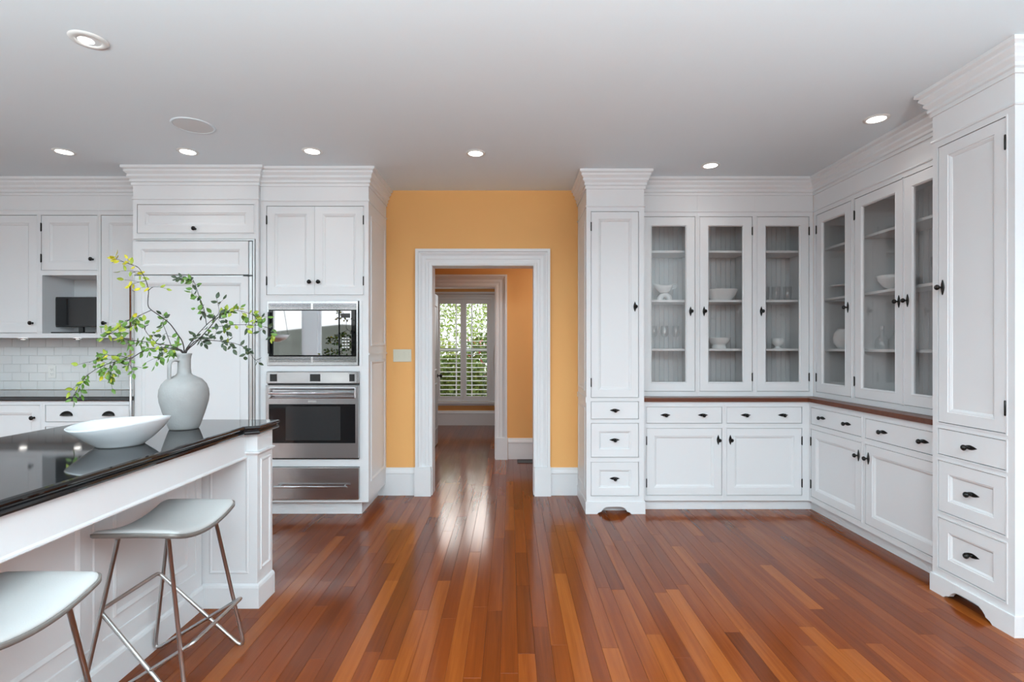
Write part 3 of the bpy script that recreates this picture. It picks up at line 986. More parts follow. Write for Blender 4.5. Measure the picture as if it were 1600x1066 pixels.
b.build('handle', 'steel_bright', dr)
MB().box(0.335, 0.400, -0.0355, -0.0335, 0.914, 0.929).build('nameplate', 'rod_steel', dr)
MB().box(0.004, WO - 0.004, -0.014, -0.001, 0.459, 0.471).build('vent', 'black_plastic', ov)

# warming drawer
wd = thing('warming_drawer', 'stainless steel warming drawer with a bar handle under the oven', 'drawer', (-1.937, OY, 0))
MB().box(0.004, WO - 0.004, 0.0, 0.45, 0.138, 0.393).build('case', 'black_plastic', wd)
MB().cbox(0.0, WO, -0.026, -0.001, 0.140, 0.394, 0.003).build('front', 'steel', wd)
b = MB().tube([(0.080, -0.066, 0.252), (0.655, -0.066, 0.252)], 0.008, 12)
for xx in (0.11, 0.625): b.tube([(xx, -0.026, 0.252), (xx, -0.064, 0.252)], 0.006, 10)
b.build('handle', 'steel_bright', wd)

# ------------------------------------------------------------------ refrigerator and its surround
FY = 4.14; FW = 1.012 - 0.016 - E
t = thing('refrigerator_cabinet', 'white cabinet surround with a flip-up door above the panelled refrigerator', 'cabinet', (-2.993, FY, 0))
D_f = BACK_Y - FY - 0.002
fop = (0.036, 0.960, 2.259, 2.482)
b = MB()
cells(b, 0, FW, 0.0, CZ + 0.002, [(fop[0] - G, fop[1] + G, fop[2] - G, fop[3] + G), (0.0, 0.972, 0.0, 2.212)], 0, 0.02)
tt = 0.007
a, c, d, e = fop[0] - G, fop[1] + G, fop[2] - G, fop[3] + G
b.box(a - tt, a, -0.003, 0.001, d - tt, e + tt).box(c, c + tt, -0.003, 0.001, d - tt, e + tt).box(a, c, -0.003, 0.001, d - tt, d).box(a, c, -0.003, 0.001, e, e + tt)
b.box(0, FW, 0.02, D_f, 2.212, 2.23).box(0, FW, 0.02, D_f, 2.6, 2.618).box(0, 0.012, 0.02, D_f, 2.23, CZ).box(FW - 0.018, FW, 0.02, D_f, 0, CZ)
b.build('body', 'white_paint', t)
door(t, *fop, stile=0.062, knob=[(0.495, 2.290)], kind='knob')
bead_line(t, [(0, 0.27, FZl + 0.006), (0, 0, FZl + 0.006), (FW, 0, FZl + 0.006), (FW, 0.03, FZl + 0.006)])
crown(t, [(0, 0.27, CZ), (0, 0, CZ), (FW, 0, CZ), (FW, 0.03, CZ)])
rf_ = thing('refrigerator', 'built-in refrigerator with white panels and a long steel edge handle', 'refrigerator', (-2.993, FY, 0))
MB().box(0.004, 0.968, 0.024, D_f - 0.02, 0.0, 2.205).build('case', 'steel', rf_)
b = MB()
b.box(0.03, 0.970, -0.010, 0.024, 2.196, 2.208).box(0.958, 0.970, -0.010, 0.024, 0.02, 2.196).box(0.002, 0.014, -0.004, 0.024, 0.02, 2.196)
b.build('trim', 'rod_steel', rf_)
def panel_part(x0, x1, z0, z1, s):
    return door(rf_, x0, x1, z0, z1, stile=s, name='door_panel', y=-0.006)
panel_part(0.004, 0.918, 1.928, 2.194, 0.066)
panel_part(0.016, 0.918, 0.12, 1.914, 0.055)
MB().box(0.924, 0.946, -0.002, 0.02, 0.05, 2.19).build('hinge_channel', 'rod_steel', rf_)
MB().box(0.88, 0.955, -0.012, 0.0, 1.915, 1.924).build('hinge_plate', 'black_plastic', rf_)
b = MB().tube([(0.004, -0.030, 0.45), (0.004, -0.030, 1.848)], 0.009, 12)
for zz in (0.50, 1.80): b.tube([(0.004, -0.030, zz), (0.012, -0.004, zz)], 0.006, 8)
b.build('handle', 'steel_bright', rf_)
MB().box(0.024, 0.972 - 0.03, 0.05, 0.07, 0, 0.11).build('toe_grille', 'black_plastic', rf_)

# ------------------------------------------------------------------ left kitchen run
LUY = 4.42; LZ0 = 1.430
D_l = BACK_Y - LUY - 0.002
def upper(label, x0, x1, parts, fill=None):
    W = x1 - x0 - E
    t = thing('wall_cabinet', label, 'cabinet', (x0, LUY, 0), 0, 'white wall cabinets over the tiled backsplash')
    b = MB()
    holes = [(p[0], p[1], p[2], p[3]) for p in parts]
    face_frame(b, 0, W, LZ0, CZ + 0.002, [(h[0], h[1], h[2], h[3]) for h in holes])
    carcass(b, 0, W, LZ0, CZ + 0.002, D_l)
    if fill: b.box(0.018, W - 0.018, 0.02, D_l - 0.01, fill - 0.02, fill)
    b.build('body', 'white_paint', t)
    for p in parts:
        if p[4]: door(t, *p[:4], stile=0.064, hinge=p[5], knob=[p[6]], kind='knob', hz=0.10)
    MB().sweep([(0, 0, 2.512), (W, 0, 2.512)], BEAD, (0, 0, 1)).build('bead_moulding', 'white_paint', t)
    crown(t, [(0, 0, CZ), (W, 0, CZ)])
    return t
upper('white wall cabinet with a full-height door left of the television niche', -4.50, -3.990, [(0.04, 0.489, 1.474, 2.468, True, None, (0.454, 1.555))])
upper('white wall cabinet with a small door above the open television niche', -3.990, -3.482, [(0.020, 0.490, 2.005, 2.468, True, 'L', (0.455, 2.095)), (0.031, 0.487, 1.471, 1.957, False)], fill=1.985)
upper('white wall cabinet with a tall door between the niche and the refrigerator', -3.482, -2.996, [(0.019, 0.462, 1.474, 2.468, True, None, (0.054, 1.555))])
upper('white wall cabinet at the far left of the kitchen run', -5.02, -4.50, [(0.03, 0.49, 1.474, 2.468, True, None, (0.07, 1.555))])
LBY = 4.13; LC = 0.962
D_lb = BACK_Y - LBY - 0.002
def lbase(label, x0, x1, openings):
    W = x1 - x0 - E
    t = thing('base_cabinet', label, 'cabinet', (x0, LBY, 0), 0, 'white base cabinets under the black counter')
    b = MB()
    face_frame(b, 0, W, 0.10, 0.927, [o[:4] for o in openings])
    carcass(b, 0, W, 0.10, 0.927, D_lb)
    b.build('body', 'white_paint', t)
    for o in openings:
        if o[4] == 'door': door(t, *o[:4], stile=0.06, knob=[(o[1] - 0.045, o[3] - 0.098)], kind='knob')
        else: drawer(t, *o[:4], [(o[0] + (o[1] - o[0]) * q, (o[2] + o[3]) / 2) for q in (0.25, 0.75)], kind='cup')
    MB().box(0, W, 0.07, 0.088, 0, 0.099).build('toe_board', 'white_paint', t)
lbase('white base cabinet with one door behind the island at the left edge', -4.25, -3.700, [(0.04, 0.527, 0.14, 0.891, 'door')])
lbase('white base cabinet with cup-pull drawers beside the refrigerator', -3.700, -2.996, [(0.024, 0.690, 0.762, 0.891, 'dr'), (0.024, 0.690, 0.45, 0.72, 'dr'), (0.024, 0.690, 0.14, 0.41, 'dr')])
lbase('white base cabinet at the far left end under the black counter', -4.95, -4.25, [(0.03, 0.65, 0.14, 0.891, 'door')])
b = MB()
poly_prism(b, [(-5.0, 4.106), (-2.996, 4.106), (-2.996, BACK_Y - 0.014), (-5.0, BACK_Y - 0.014)], [(-0.004, 0.928), (0, 0.934), (0, LC - 0.006), (-0.004, LC)])
tag(b.build('granite_countertop', 'granite'), 'polished black stone countertop along the back wall under the backsplash', 'countertop')
bs = structure(MB().box(-5.0, -2.996, BACK_Y - 0.006, BACK_Y - 0.001, LC + 0.001, LZ0 - 0.001).build('trim_backsplash', 'grout'))
tl, th = 0.1535, (LZ0 - LC - 0.002) / 6
tm = {}
for r_ in range(6):
    x = -5.0 + (0 if r_ % 2 else -tl / 2)
    while x < -2.997:
        a, c = max(x, -5.0), min(x + tl, -2.997)
        if c - a > 0.012:
            key = round(c - a, 4)
            if key not in tm:
                w = c - a
                q = MB(); q.rings((0.0008, 0, 0.0008), X, Z, (0, -1, 0), w - 0.0016, th - 0.0016, [(0, 0.003), (0, -0.0015), (0.002, -0.003)])
                tm[key] = q.mesh('tile')
            inst('tile', tm[key], 'tile_white', bs, (a, BACK_Y - 0.008, LC + 0.001 + r_ * th))
        x += tl
# ------------------------------------------------------------------ island
IX = -1.600
isl = thing('kitchen_island', 'white panelled kitchen island with a stone top and two stools tucked under', 'island', (0, 0, 0))
IY0 = 0.55
b = MB().box(-2.25, IX - 0.006, IY0, 2.885, 0.0, 0.902)
b.build('body', 'white_paint', isl)
# framed panels on the stool side
b = MB()
pans = [(2.047, 2.66), (1.395, 2.008), (0.743, 1.356)]
cells(b, IY0, 2.705, 0.0, 0.902, [(a, c, 0.20, 0.88) for a, c in pans], IX - 0.006, IX, 'yz')
b.build('side_frame', 'white_paint', isl)
for a, c in pans:
    MB().rings((IX, a, 0.20), Y, Z, X, c - a, 0.68, [(0, 0.0), (0.003, 0.005), (0.060, 0.005), (0.063, -0.001), (0.070, -0.003), (0.078, 0.001), (0.084, 0.0055)]).build('panel', 'white_paint', isl)
MB().sweep([(IX, IY0, 0), (IX, 2.700, 0)], [(0, 0), (0.014, 0), (0.014, 0.105), (0.010, 0.116), (0.004, 0.122), (0, 0.123)], (0, 0, 1)).build('baseboard', 'white_paint', isl)
# end wing (pilaster) carrying the overhang
WX = -1.315; WY0, WY1 = 2.715, 2.885
MB().box(IX - 0.005, WX, WY0, WY1, 0.0, 0.902).build('end_wing', 'white_paint', isl)
b = MB()
b.rings((-1.565, WY0, 0.175), X, Z, -Y, 0.205, 0.60, [(0, -0.001), (0.004, -0.004), (0.010, -0.004), (0.016, -0.001)])
b.rings((WX, WY0 + 0.028, 0.185), Y, Z, X, 0.115, 0.585, [(0, -0.001), (0.004, -0.007), (0.010, -0.007), (0.018, -0.001)])
b.build('wing_panel', 'white_paint', isl)
b = MB()
path = [(IX, WY0, 0), (WX, WY0, 0), (WX, WY1, 0)]
b.sweep(path, [(0, 0), (0.014, 0), (0.014, 0.105), (0.010, 0.116), (0.004, 0.122), (0, 0.123)], Z)
b.build('wing_baseboard', 'white_paint', isl)
MB().sweep([(p[0], p[1], 0.792) for p in path], [(0, 0), (0.004, 0.0), (0.008, 0.008), (0.016, 0.012), (0.016, 0.020), (0.0, 0.022)], Z).build('wing_moulding', 'white_paint', isl)
MB().box(-1.400, -1.372, IY0, WY0 - 0.001, 0.785, 0.902).box(IX, -1.400, IY0, WY0 - 0.001, 0.872, 0.902).build('apron', 'white_paint', isl)
MB().sweep([(-1.372, IY0, 0.775), (-1.372, WY0 - 0.001, 0.775)], [(-0.030, 0), (0.002, 0), (0.006, 0.004), (0.006, 0.010), (0.0, 0.016), (-0.030, 0.016)], Z).build('apron_moulding', 'white_paint', isl)
out = [(-2.30, 0.45), (-1.352, 0.45), (-1.352, 2.655), (-1.300, 2.685), (-1.292, 2.69), (-1.292, 2.912), (-1.300, 2.920), (-2.292, 2.920), (-2.30, 2.912)]
b = poly_prism(MB(), out, [(-0.030, 0.9035), (-0.008, 0.9035), (0.000, 0.907), (0.004, 0.914), (0.000, 0.921), (-0.006, 0.925), (-0.006, 0.929), (0.002, 0.934), (0.006, 0.940), (0.002, 0.947), (-0.006, 0.950)])
tag(b.build('island_countertop', 'granite'), 'polished black stone island countertop with a moulded edge, carrying bowl and vase', 'countertop')

# ------------------------------------------------------------------ stools
def fillet(pts, r, n=5):
    pts = [Vector(p) for p in pts]
    out = [pts[0]]
    for i in range(1, len(pts) - 1):
        a = (pts[i - 1] - pts[i]).normalized(); b_ = (pts[i + 1] - pts[i]).normalized()
        half = math.acos(max(-1, min(1, a.dot(b_)))) / 2
        d = min(r / math.tan(half), 0.45 * (pts[i - 1] - pts[i]).length, 0.45 * (pts[i + 1] - pts[i]).length)
        p0, p1 = pts[i] + a * d, pts[i] + b_ * d
        for k in range(n + 1):
            t = k / n
            out.append(p0 * (1 - t) ** 2 + pts[i] * 2 * t * (1 - t) + p1 * t ** 2)
    out.append(pts[-1])
    return out
def make_stool(label, loc, rz):
    t = thing('bar_stool', label, 'stool', loc, rz, 'grey stools at the island')
    # outline of the seat: rounded rectangle, long way along y, ends swept up
    def outline(ax, ay, r, n=6):
        pts = []
        for (sx, sy, a0) in ((1, 1, 0), (-1, 1, 90), (-1, -1, 180), (1, -1, 270)):
            for k in range(n + 1):
                a = R(a0 + 90 * k / n)
                pts.append(((ax - r) * sx + r * math.cos(a), (ay - r) * sy + r * math.sin(a)))
        m = []
        for i in range(len(pts)):      # refine long edges so they can bend
            p, q = pts[i], pts[(i + 1) % len(pts)]
            L = math.hypot(p[0] - q[0], p[1] - q[1])
            c = max(1, int(L / 0.03))
            for k in range(c): m.append((p[0] + (q[0] - p[0]) * k / c, p[1] + (q[1] - p[1]) * k / c))
        return m
    def zz(x, y):
        return 0.622 + 0.95 * y * y - 0.10 * x * x
    oc = outline(0.163, 0.212, 0.030)
    def stack(levels, name, m):
        b = MB()
        vs = []; fs = []
        n = len(oc)
        for (s, dz) in levels:
            for (x, y) in oc:
                # shrink towards the centre by a distance
                L = math.hypot(x, y)
                k = 1 - s / max(abs(x) / 0.163, abs(y) / 0.212, 0.1) / 0.19
                vs.append((x * k, y * k, zz(x * k, y * k) + dz))
        for l in range(len(levels) - 1):
            for i in range(n):
                j = (i + 1) % n
                fs.append((l * n + i, l * n + j, (l + 1) * n + j, (l + 1) * n + i))
        b.add(vs, fs, True)
        for end in (0, len(levels) - 1):
            c = len(b.v)
            b.v.append((0, 0, zz(0, 0) + levels[end][1]))
            for i in range(n):
                f = (end * n + i, end * n + (i + 1) % n, c)
                b.f.append(f if end else f[::-1]); b.smooth.append(True)
        return b.build(name, m, t)
    stack([(0.172, -0.004), (0.10, -0.004), (0.03, -0.004), (0.003, -0.003), (-0.002, 0.001), (-0.002, 0.012), (0.001, 0.0135)], 'seat_shell', 'seat_shell')
    stack([(0.004, 0.0130), (0.003, 0.0155), (0.005, 0.020), (0.012, 0.0255), (0.030, 0.0295), (0.07, 0.032), (0.12, 0.033), (0.172, 0.033)], 'cushion', 'leather')
    hx, hy = 0.2015, 0.2075
    tx, ty = 0.095, 0.150
    zt = 0.632
    fz = 0.009
    A = lambda sx, sy: (sx * tx, sy * ty, zt)
    Fp = lambda sx, sy: (sx * hx, sy * hy, fz)
    b = MB().tube(fillet([A(-1, 1), Fp(-1, 1), (0.202, 0.176, 0.258), (0.202, -0.176, 0.258), Fp(-1, -1), A(-1, -1)], 0.02), 0.0078, 10)
    b.build('rod_frame', 'rod_steel', t)
    b = MB().tube(fillet([A(1, 1), Fp(1, 1), (-0.153, 0.163, 0.372), (-0.153, -0.163, 0.372), Fp(1, -1), A(1, -1)], 0.02), 0.0078, 10)
    b.build('rod_frame', 'rod_steel', t)
    return t
make_stool('grey leather bar stool with wire legs, the one nearer the end of the island', (-1.378, 2.11, 0), 0)
make_stool('grey leather bar stool cut off by the lower left picture corner', (-1.385, 1.365, 0), R(180))

# ------------------------------------------------------------------ bowl and vase
IZ = 0.9505
b = MB()
seg = 40
prof = [(0.0, 0.004), (0.085, 0.0), (0.098, 0.0), (0.104, 0.006), (0.140, 0.030), (0.180, 0.062), (0.206, 0.088), (0.210, 0.096), (0.205, 0.098), (0.196, 0.088), (0.165, 0.058), (0.120, 0.028), (0.070, 0.016), (0.0, 0.014)]
vs = []; fs = []
for (r_, h_) in prof:
    for k in range(seg):
        a = 2 * PI * k / seg
        f = h_ / 0.098
        lift = 0.014 * math.cos(a - 0.3) * f * f + 0.006 * math.cos(2 * a + 0.5) * f * f
        vs.append((r_ * 0.855 * math.cos(a) * (1 + 0.02 * math.cos(3 * a) * f), r_ * math.sin(a) * 0.84, h_ + lift))
for i in range(len(prof) - 1):
    for k in range(seg):
        fs.append((i * seg + k, i * seg + (k + 1) % seg, (i + 1) * seg + (k + 1) % seg, (i + 1) * seg + k))
b.add(vs, fs, True)
tag(b.build('bowl', 'bowl_glaze', None, (-1.617, 2.165, IZ)), 'wide white ceramic bowl with an uneven rim on the island', 'bowl')
va = thing('vase', 'grey clay jug vase with one handle holding branches on the island', 'vase', (-1.618, 2.59, IZ))
MB().lathe([(0.0, 0.003), (0.050, 0.0), (0.062, 0.0), (0.066, 0.005), (0.078, 0.040), (0.094, 0.090), (0.106, 0.135), (0.1095, 0.165), (0.107, 0.195), (0.097, 0.222), (0.078, 0.245), (0.054, 0.258), (0.038, 0.266), (0.031, 0.276), (0.0285, 0.300), (0.0285, 0.345), (0.031, 0.362), (0.034, 0.368), (0.034, 0.374), (0.027, 0.374), (0.025, 0.362), (0.024, 0.300), (0.024, 0.27), (0.0, 0.265)], 36, cap0=False, cap1=False).build('body', 'vase_clay', va)
b = MB()
ca = Vector((-0.50, -0.866, 0))
pts = [ca * 0.026 + Z * 0.338, ca * 0.045 + Z * 0.342, ca * 0.062 + Z * 0.336, ca * 0.069 + Z * 0.318, ca * 0.070 + Z * 0.290, ca * 0.070 + Z * 0.262, ca * 0.068 + Z * 0.244, ca * 0.062 + Z * 0.236]
wd_ = Vector((ca.y, -ca.x, 0))
vs = []; fs = []
for i, p in enumerate(pts):
    tg = (pts[min(i + 1, len(pts) - 1)] - pts[max(i - 1, 0)]).normalized()
    nr = tg.cross(wd_).normalized()
    for k in range(10):
        w = 2 * PI * k / 10
        vs.append(p + wd_ * 0.0135 * math.cos(w) + nr * 0.007 * math.sin(w))
for i in range(len(pts) - 1):
    for k in range(10):
        fs.append((i * 10 + k, i * 10 + (k + 1) % 10, i * 10 + 10 + (k + 1) % 10, i * 10 + 10 + k))
b.add(vs, fs, True)
b.build('handle', 'vase_clay', va)

# ------------------------------------------------------------------ branches (millimetres from the vase mouth: across, up, towards the back)
def leaf_mesh():
    b = MB()
    n = 6
    vs = [(0, 0, 0)]; L = 0.026; Wd = 0.0068
    ring = []
    for k in range(1, n):
        t = k / n
        w = Wd * math.sin(PI * t ** 0.85) ** 0.9
        ring.append((L * t, w, -0.0035 * math.sin(PI * t)))
    vs = [(0, 0, 0)] + [(x, w, z + abs(w) * 0.35) for x, w, z in ring] + [(L, 0, 0)] + [(x, -w, z + abs(w) * 0.35) for x, w, z in ring] + [(x, 0, z) for x, w, z in ring]
    m = n - 1; tip = m + 1
    fs = []
    up = lambda i: 1 + i
    dn = lambda i: tip + 1 + i
    md = lambda i: tip + 1 + m + i
    fs += [(0, md(0), up(0)), (0, dn(0), md(0)), (tip, up(m - 1), md(m - 1)), (tip, md(m - 1), dn(m - 1))]
    for i in range(m - 1):
        fs += [(md(i), md(i + 1), up(i + 1), up(i)), (dn(i), dn(i + 1), md(i + 1), md(i))]
    b.add(vs, fs, True)
    return b
LEAF = {}
for mname in ('leaf_yellow', 'leaf_lime', 'leaf_green', 'leaf_dark_shade'):
    me = leaf_mesh().mesh('leaf')
    me.materials.append(MATS[mname])
    LEAF[mname] = me
rb = random.Random(21)
MOUTH = Vector((-1.618, 2.59, IZ + 0.374))
def smooth_path(pts, n=5):
    P = [Vector(p) for p in pts]
    out = []
    for i in range(len(P) - 1):
        p0, p1, p2, p3 = P[max(i - 1, 0)], P[i], P[i + 1], P[min(i + 2, len(P) - 1)]
        for k in range(n):
            t = k / n
            out.append(0.5 * ((2 * p1) + (p2 - p0) * t + (2 * p0 - 5 * p1 + 4 * p2 - p3) * t * t + (3 * p1 - p0 - 3 * p2 + p3) * t ** 3))
    out.append(P[-1])
    return out
def branch(label, paths, cols, leaf_scale=1.0):
    """paths: [(points in mm, leaf range start, leaf count)]; first path is the main stem rooted in the vase"""
    t = thing('leafy_branch', label, 'branch', MOUTH, 0, 'branches in the clay vase')
    st = MB()
    leaves = []
    for pi, (pts, a0, cnt, pal) in enumerate(paths):
        sp_ = smooth_path([(x / 1000, y * 0.4 / 1000, z / 1000) for x, z, y in pts])
        st.tube(sp_, 0.0030 if pi == 0 else 0.0018, 6, taper=0.0008)
        n = len(sp_)
        k = 0
        cnt = int(cnt * 1.35)
        while k < cnt:
            f = min(0.995, a0 + (1 - a0) * (k + 2 + rb.uniform(-1.5, 1.5)) / cnt)
            i = min(n - 2, int(f * (n - 1)))
            base = sp_[i]; tg = (sp_[i + 1] - sp_[i]).normalized()
            # a short twig carrying three to five leaves
            d = (tg * rb.uniform(0.2, 0.9) + Vector((rb.gauss(0, .5), rb.gauss(0, .5), rb.gauss(-0.1, .6)))).normalized()
            ln = rb.uniform(0.024, 0.062)
            tip = base + d * ln + Vector((0, 0, -0.006))
            st.tube([base, base + d * ln * 0.5, tip], 0.0010, 5, taper=0.0006)
            m = min(cnt - k, rb.choice([2, 3, 3, 4]))
            for q in range(m):
                s_ = (q + 1) / m
                p = base + (tip - base) * s_
                sd = 1 if q % 2 else -1
                side = d.cross(Vector((0, -1, 0.3))).normalized() * sd
                ld = (d * (1.2 if q == m - 1 else 0.5) + side * (0.3 if q == m - 1 else 0.9) + Vector((rb.gauss(0, .25), rb.gauss(0, .35), rb.gauss(-.15, .25)))).normalized()
                leaves.append((p, ld, rb.uniform(0.95, 1.5) * leaf_scale, rb.choice(pal), f))
            k += m
    st.build('stem', 'twig', t)
    for (p, ld, s_, mname, f) in leaves:
        nrm = Vector((rb.gauss(0, .40), -1.0 + rb.gauss(0, .3), 0.5 + rb.gauss(0, .35))).normalized()
        xa = ld; ya = nrm.cross(xa).normalized(); za = xa.cross(ya)
        M = Matrix((xa, ya, za)).transposed()
        o = bpy.data.objects.new('leaf', LEAF[mname])
        o.parent = t
        o.location = p
        o.rotation_euler = M.to_euler()
        o.scale = (s_, s_, s_)
        col.objects.link(o)
    return t
GR = ['leaf_green', 'leaf_green', 'leaf_lime', 'leaf_green']
LM = ['leaf_lime', 'leaf_green', 'leaf_green', 'leaf_lime', 'leaf_green', 'leaf_green', 'leaf_yellow']
DK = ['leaf_dark_shade', 'leaf_dark_shade', 'leaf_green']
YL = ['leaf_yellow', 'leaf_yellow', 'leaf_lime']
branch('tall bare branch bending up left to a yellow-leaved tip', [
    ([(-8, -100, 0), (0, 0, 0), (-8, 55, -2), (-30, 92, -5), (-70, 148, -10), (-118, 186, -15), (-160, 216, -18), (-174, 236, -18), (-175, 268, -18), (-173, 312, -16), (-186, 360, -14), (-205, 398, -12), (-228, 428, -10), (-262, 440, -8), (-295, 452, -6), (-330, 458, -4), (-358, 450, -4)], 0.72, 9, YL),
    ([(-186, 360, -14), (-215, 352, -30), (-240, 345, -35)], 0.3, 4, YL),
    ([(-205, 398, -12), (-240, 408, 10), (-272, 395, 15)], 0.3, 5, ['leaf_lime', 'leaf_yellow']),
    ([(-175, 310, -16), (-155, 325, -20), (-140, 330, -25)], 0.3, 4, ['leaf_yellow', 'leaf_lime']),
    ([(-160, 213, -18), (-215, 186, -30), (-268, 160, -40), (-318, 120, -48), (-358, 92, -52)], 0.15, 22, LM)], None)
branch('branch reaching left with a dense cluster of green leaves', [
    ([(8, -100, 4), (-4, 0, 3), (-28, 22, -5), (-60, 38, -18), (-125, 48, -40), (-196, 60, -60), (-256, 66, -75), (-318, 92, -85), (-370, 102, -90)], 0.22, 44, GR),
    ([(-125, 48, -40), (-170, 95, -40), (-200, 140, -40), (-250, 168, -40)], 0.2, 14, ['leaf_green', 'leaf_dark_shade', 'leaf_lime']),
    ([(-60, 38, -18), (-85, 100, -10), (-105, 150, 0), (-100, 180, 5)], 0.2, 10, ['leaf_dark_shade', 'leaf_green']),
    ([(-28, 22, -5), (-70, 10, -40), (-120, -25, -60)], 0.2, 12, ['leaf_green', 'leaf_dark_shade'])], None)
branch('long branch drooping low to the left with lime leaves', [
    ([(2, -100, -6), (-6, 0, -4), (-66, 26, -30), (-170, 18, -60), (-246, -26, -75), (-322, -42, -85), (-390, -68, -90), (-448, -106, -95), (-484, -146, -98), (-506, -196, -100)], 0.28, 42, ['leaf_green', 'leaf_lime', 'leaf_green', 'leaf_green']),
    ([(-246, -26, -75), (-300, -10, -100), (-360, -15, -120), (-430, -45, -130)], 0.2, 12, LM),
    ([(-322, -42, -85), (-340, -80, -70), (-350, -120, -60)], 0.2, 14, ['leaf_green', 'leaf_lime', 'leaf_green', 'leaf_green', 'leaf_yellow']),
    ([(-246, -26, -75), (-255, -55, -60), (-240, -70, -50)], 0.2, 6, GR)], None)
branch('upright branch leaning right with a thin side shoot curling to the top', [
    ([(-4, -100, 2), (2, 0, 2), (28, 48, 5), (63, 92, 8), (115, 148, 12), (150, 178, 14), (170, 205, 14), (166, 240, 12)], 0.35, 18, DK),
    ([(108, 142, 12), (98, 220, 0), (76, 282, -8), (55, 348, -14), (36, 372, -16), (-12, 372, -18)], 0.12, 26, ['leaf_green', 'leaf_dark_shade', 'leaf_green'])], None)
branch('branch arching right above the others with lime tipped leaves', [
    ([(4, -100, 8), (6, 0, 6), (60, 60, 20), (118, 128, 34), (160, 180, 44), (212, 208, 50), (262, 212, 54), (318, 196, 56), (345, 185, 56)], 0.45, 26, ['leaf_lime', 'leaf_lime', 'leaf_green']),
    ([(118, 128, 34), (176, 136, 60), (238, 142, 70), (322, 142, 76), (392, 130, 80), (422, 100, 82)], 0.15, 24, ['leaf_lime', 'leaf_green', 'leaf_dark_shade'])], None)
branch('low branch spreading right with small leaves coloured dark for shade', [
    ([(10, -100, -2), (10, 0, -2), (38, 44, -8), (82, 70, -16), (142, 64, -24), (202, 58, -32), (262, 48, -40), (316, 22, -46), (362, -34, -50)], 0.25, 32, ['leaf_dark_shade'])], None, 0.95)

# ------------------------------------------------------------------ television, plates, lights, small fittings
tv = thing('television', 'small black television standing in the open cabinet niche', 'television', (-3.80 + 0.0, 4.56, 1.4715))
MB().cbox(-0.185, 0.265, 0.0, 0.035, 0.055, 0.318, 0.004).build('case', 'black_plastic', tv)
MB().box(-0.172, 0.252, -0.002, 0.001, 0.070, 0.306).build('screen', 'screen_black', tv)
b = MB().box(0.02, 0.06, 0.010, 0.03, 0.012, 0.07)
b.tube([(0.04, 0.02, 0.008), (-0.06, -0.045, 0.006), (-0.15, -0.07, 0.005)], 0.005, 8).tube([(0.04, 0.02, 0.008), (0.13, -0.045, 0.006), (0.22, -0.07, 0.005)], 0.005, 8).tube([(0.04, 0.02, 0.008), (-0.03, 0.08, 0.005)], 0.005, 8).tube([(0.04, 0.02, 0.008), (0.11, 0.08, 0.005)], 0.005, 8)
b.build('stand', 'black_plastic', tv)
ol = thing('wall_outlet', 'white duplex electrical outlet on the tiled backsplash', 'outlet', (-4.1715, BACK_Y - 0.0115, 1.126))
MB().cbox(-0.035, 0.035, -0.005, 0, -0.058, 0.058, 0.002).build('plate', 'plastic_white', ol)
for zz in (-0.021, 0.021):
    r_ = MB().cbox(-0.017, 0.017, -0.0075, -0.004, zz - 0.014, zz + 0.014, 0.0015).build('receptacle', 'plastic_white', ol)
    MB().box(-0.008, -0.006, -0.0079, -0.007, zz - 0.002, zz + 0.007).box(0.006, 0.008, -0.0079, -0.007, zz - 0.002, zz + 0.007).box(-0.002, 0.002, -0.0079, -0.007, zz - 0.010, zz - 0.006).build('slot', 'black_plastic', r_)
sw = thing('light_switch', 'cream triple rocker light switch plate on the orange wall', 'switch', (-0.984, BACK_Y - 0.0005, 1.274))
MB().cbox(-0.083, 0.083, -0.006, 0, -0.057, 0.057, 0.002).build('plate', 'plastic_cream', sw)
for xx in (-0.046, 0, 0.046):
    b = MB().add([(xx - 0.0165, -0.006, -0.034), (xx + 0.0165, -0.006, -0.034), (xx + 0.0165, -0.0105, 0.034), (xx - 0.0165, -0.0105, 0.034), (xx - 0.0165, -0.004, -0.034), (xx + 0.0165, -0.004, -0.034), (xx + 0.0165, -0.004, 0.034), (xx - 0.0165, -0.004, 0.034)], [(0, 1, 2, 3), (0, 4, 5, 1), (1, 5, 6, 2), (2, 6, 7, 3), (3, 7, 4, 0)])
    b.build('rocker', 'plastic_cream', sw)

def downlight(label, x, y, power=9.0, spread=120):
    t = thing('recessed_light', label, 'ceiling light', (x, y, CEIL), 0, 'recessed ceiling lights')
    MB().lathe([(0.050, -0.0005), (0.052, -0.006), (0.060, -0.008), (0.070, -0.005), (0.073, -0.0005)], 32, cap0=False, cap1=False).build('trim_ring', 'plastic_white', t)
    MB().lathe([(0.0515, -0.0045), (0.0, -0.0055)], 32, cap0=False, cap1=False).build('lens', 'lamp_lens', t)
    l = bpy.data.lights.new('lamp', 'SPOT')
    l.energy = power
    l.spot_size = R(spread); l.spot_blend = 0.8
    l.shadow_soft_size = 0.05
    l.color = (1.0, 0.96, 0.91) if spread < 150 else (0.90, 0.97, 1.0)
    o = bpy.data.objects.new('lamp', l)
    o.location = (0, 0, -0.012)
    o.parent = t
    col.objects.link(o)
LP = 6.0
downlight('recessed ceiling light in front of the doorway', -0.254, 3.84, LP)
downlight('recessed ceiling light in front of the oven tower', -1.441, 3.80, LP)
downlight('recessed ceiling light in front of the refrigerator', -2.354, 3.81, LP)
downlight('leftmost recessed ceiling light above the kitchen run', -3.257, 3.81, LP)
downlight('recessed ceiling light nearest the back glass cabinets', 1.575, 4.10, LP)
downlight('recessed ceiling light above the right run of cabinets', 2.29, 3.26, LP)
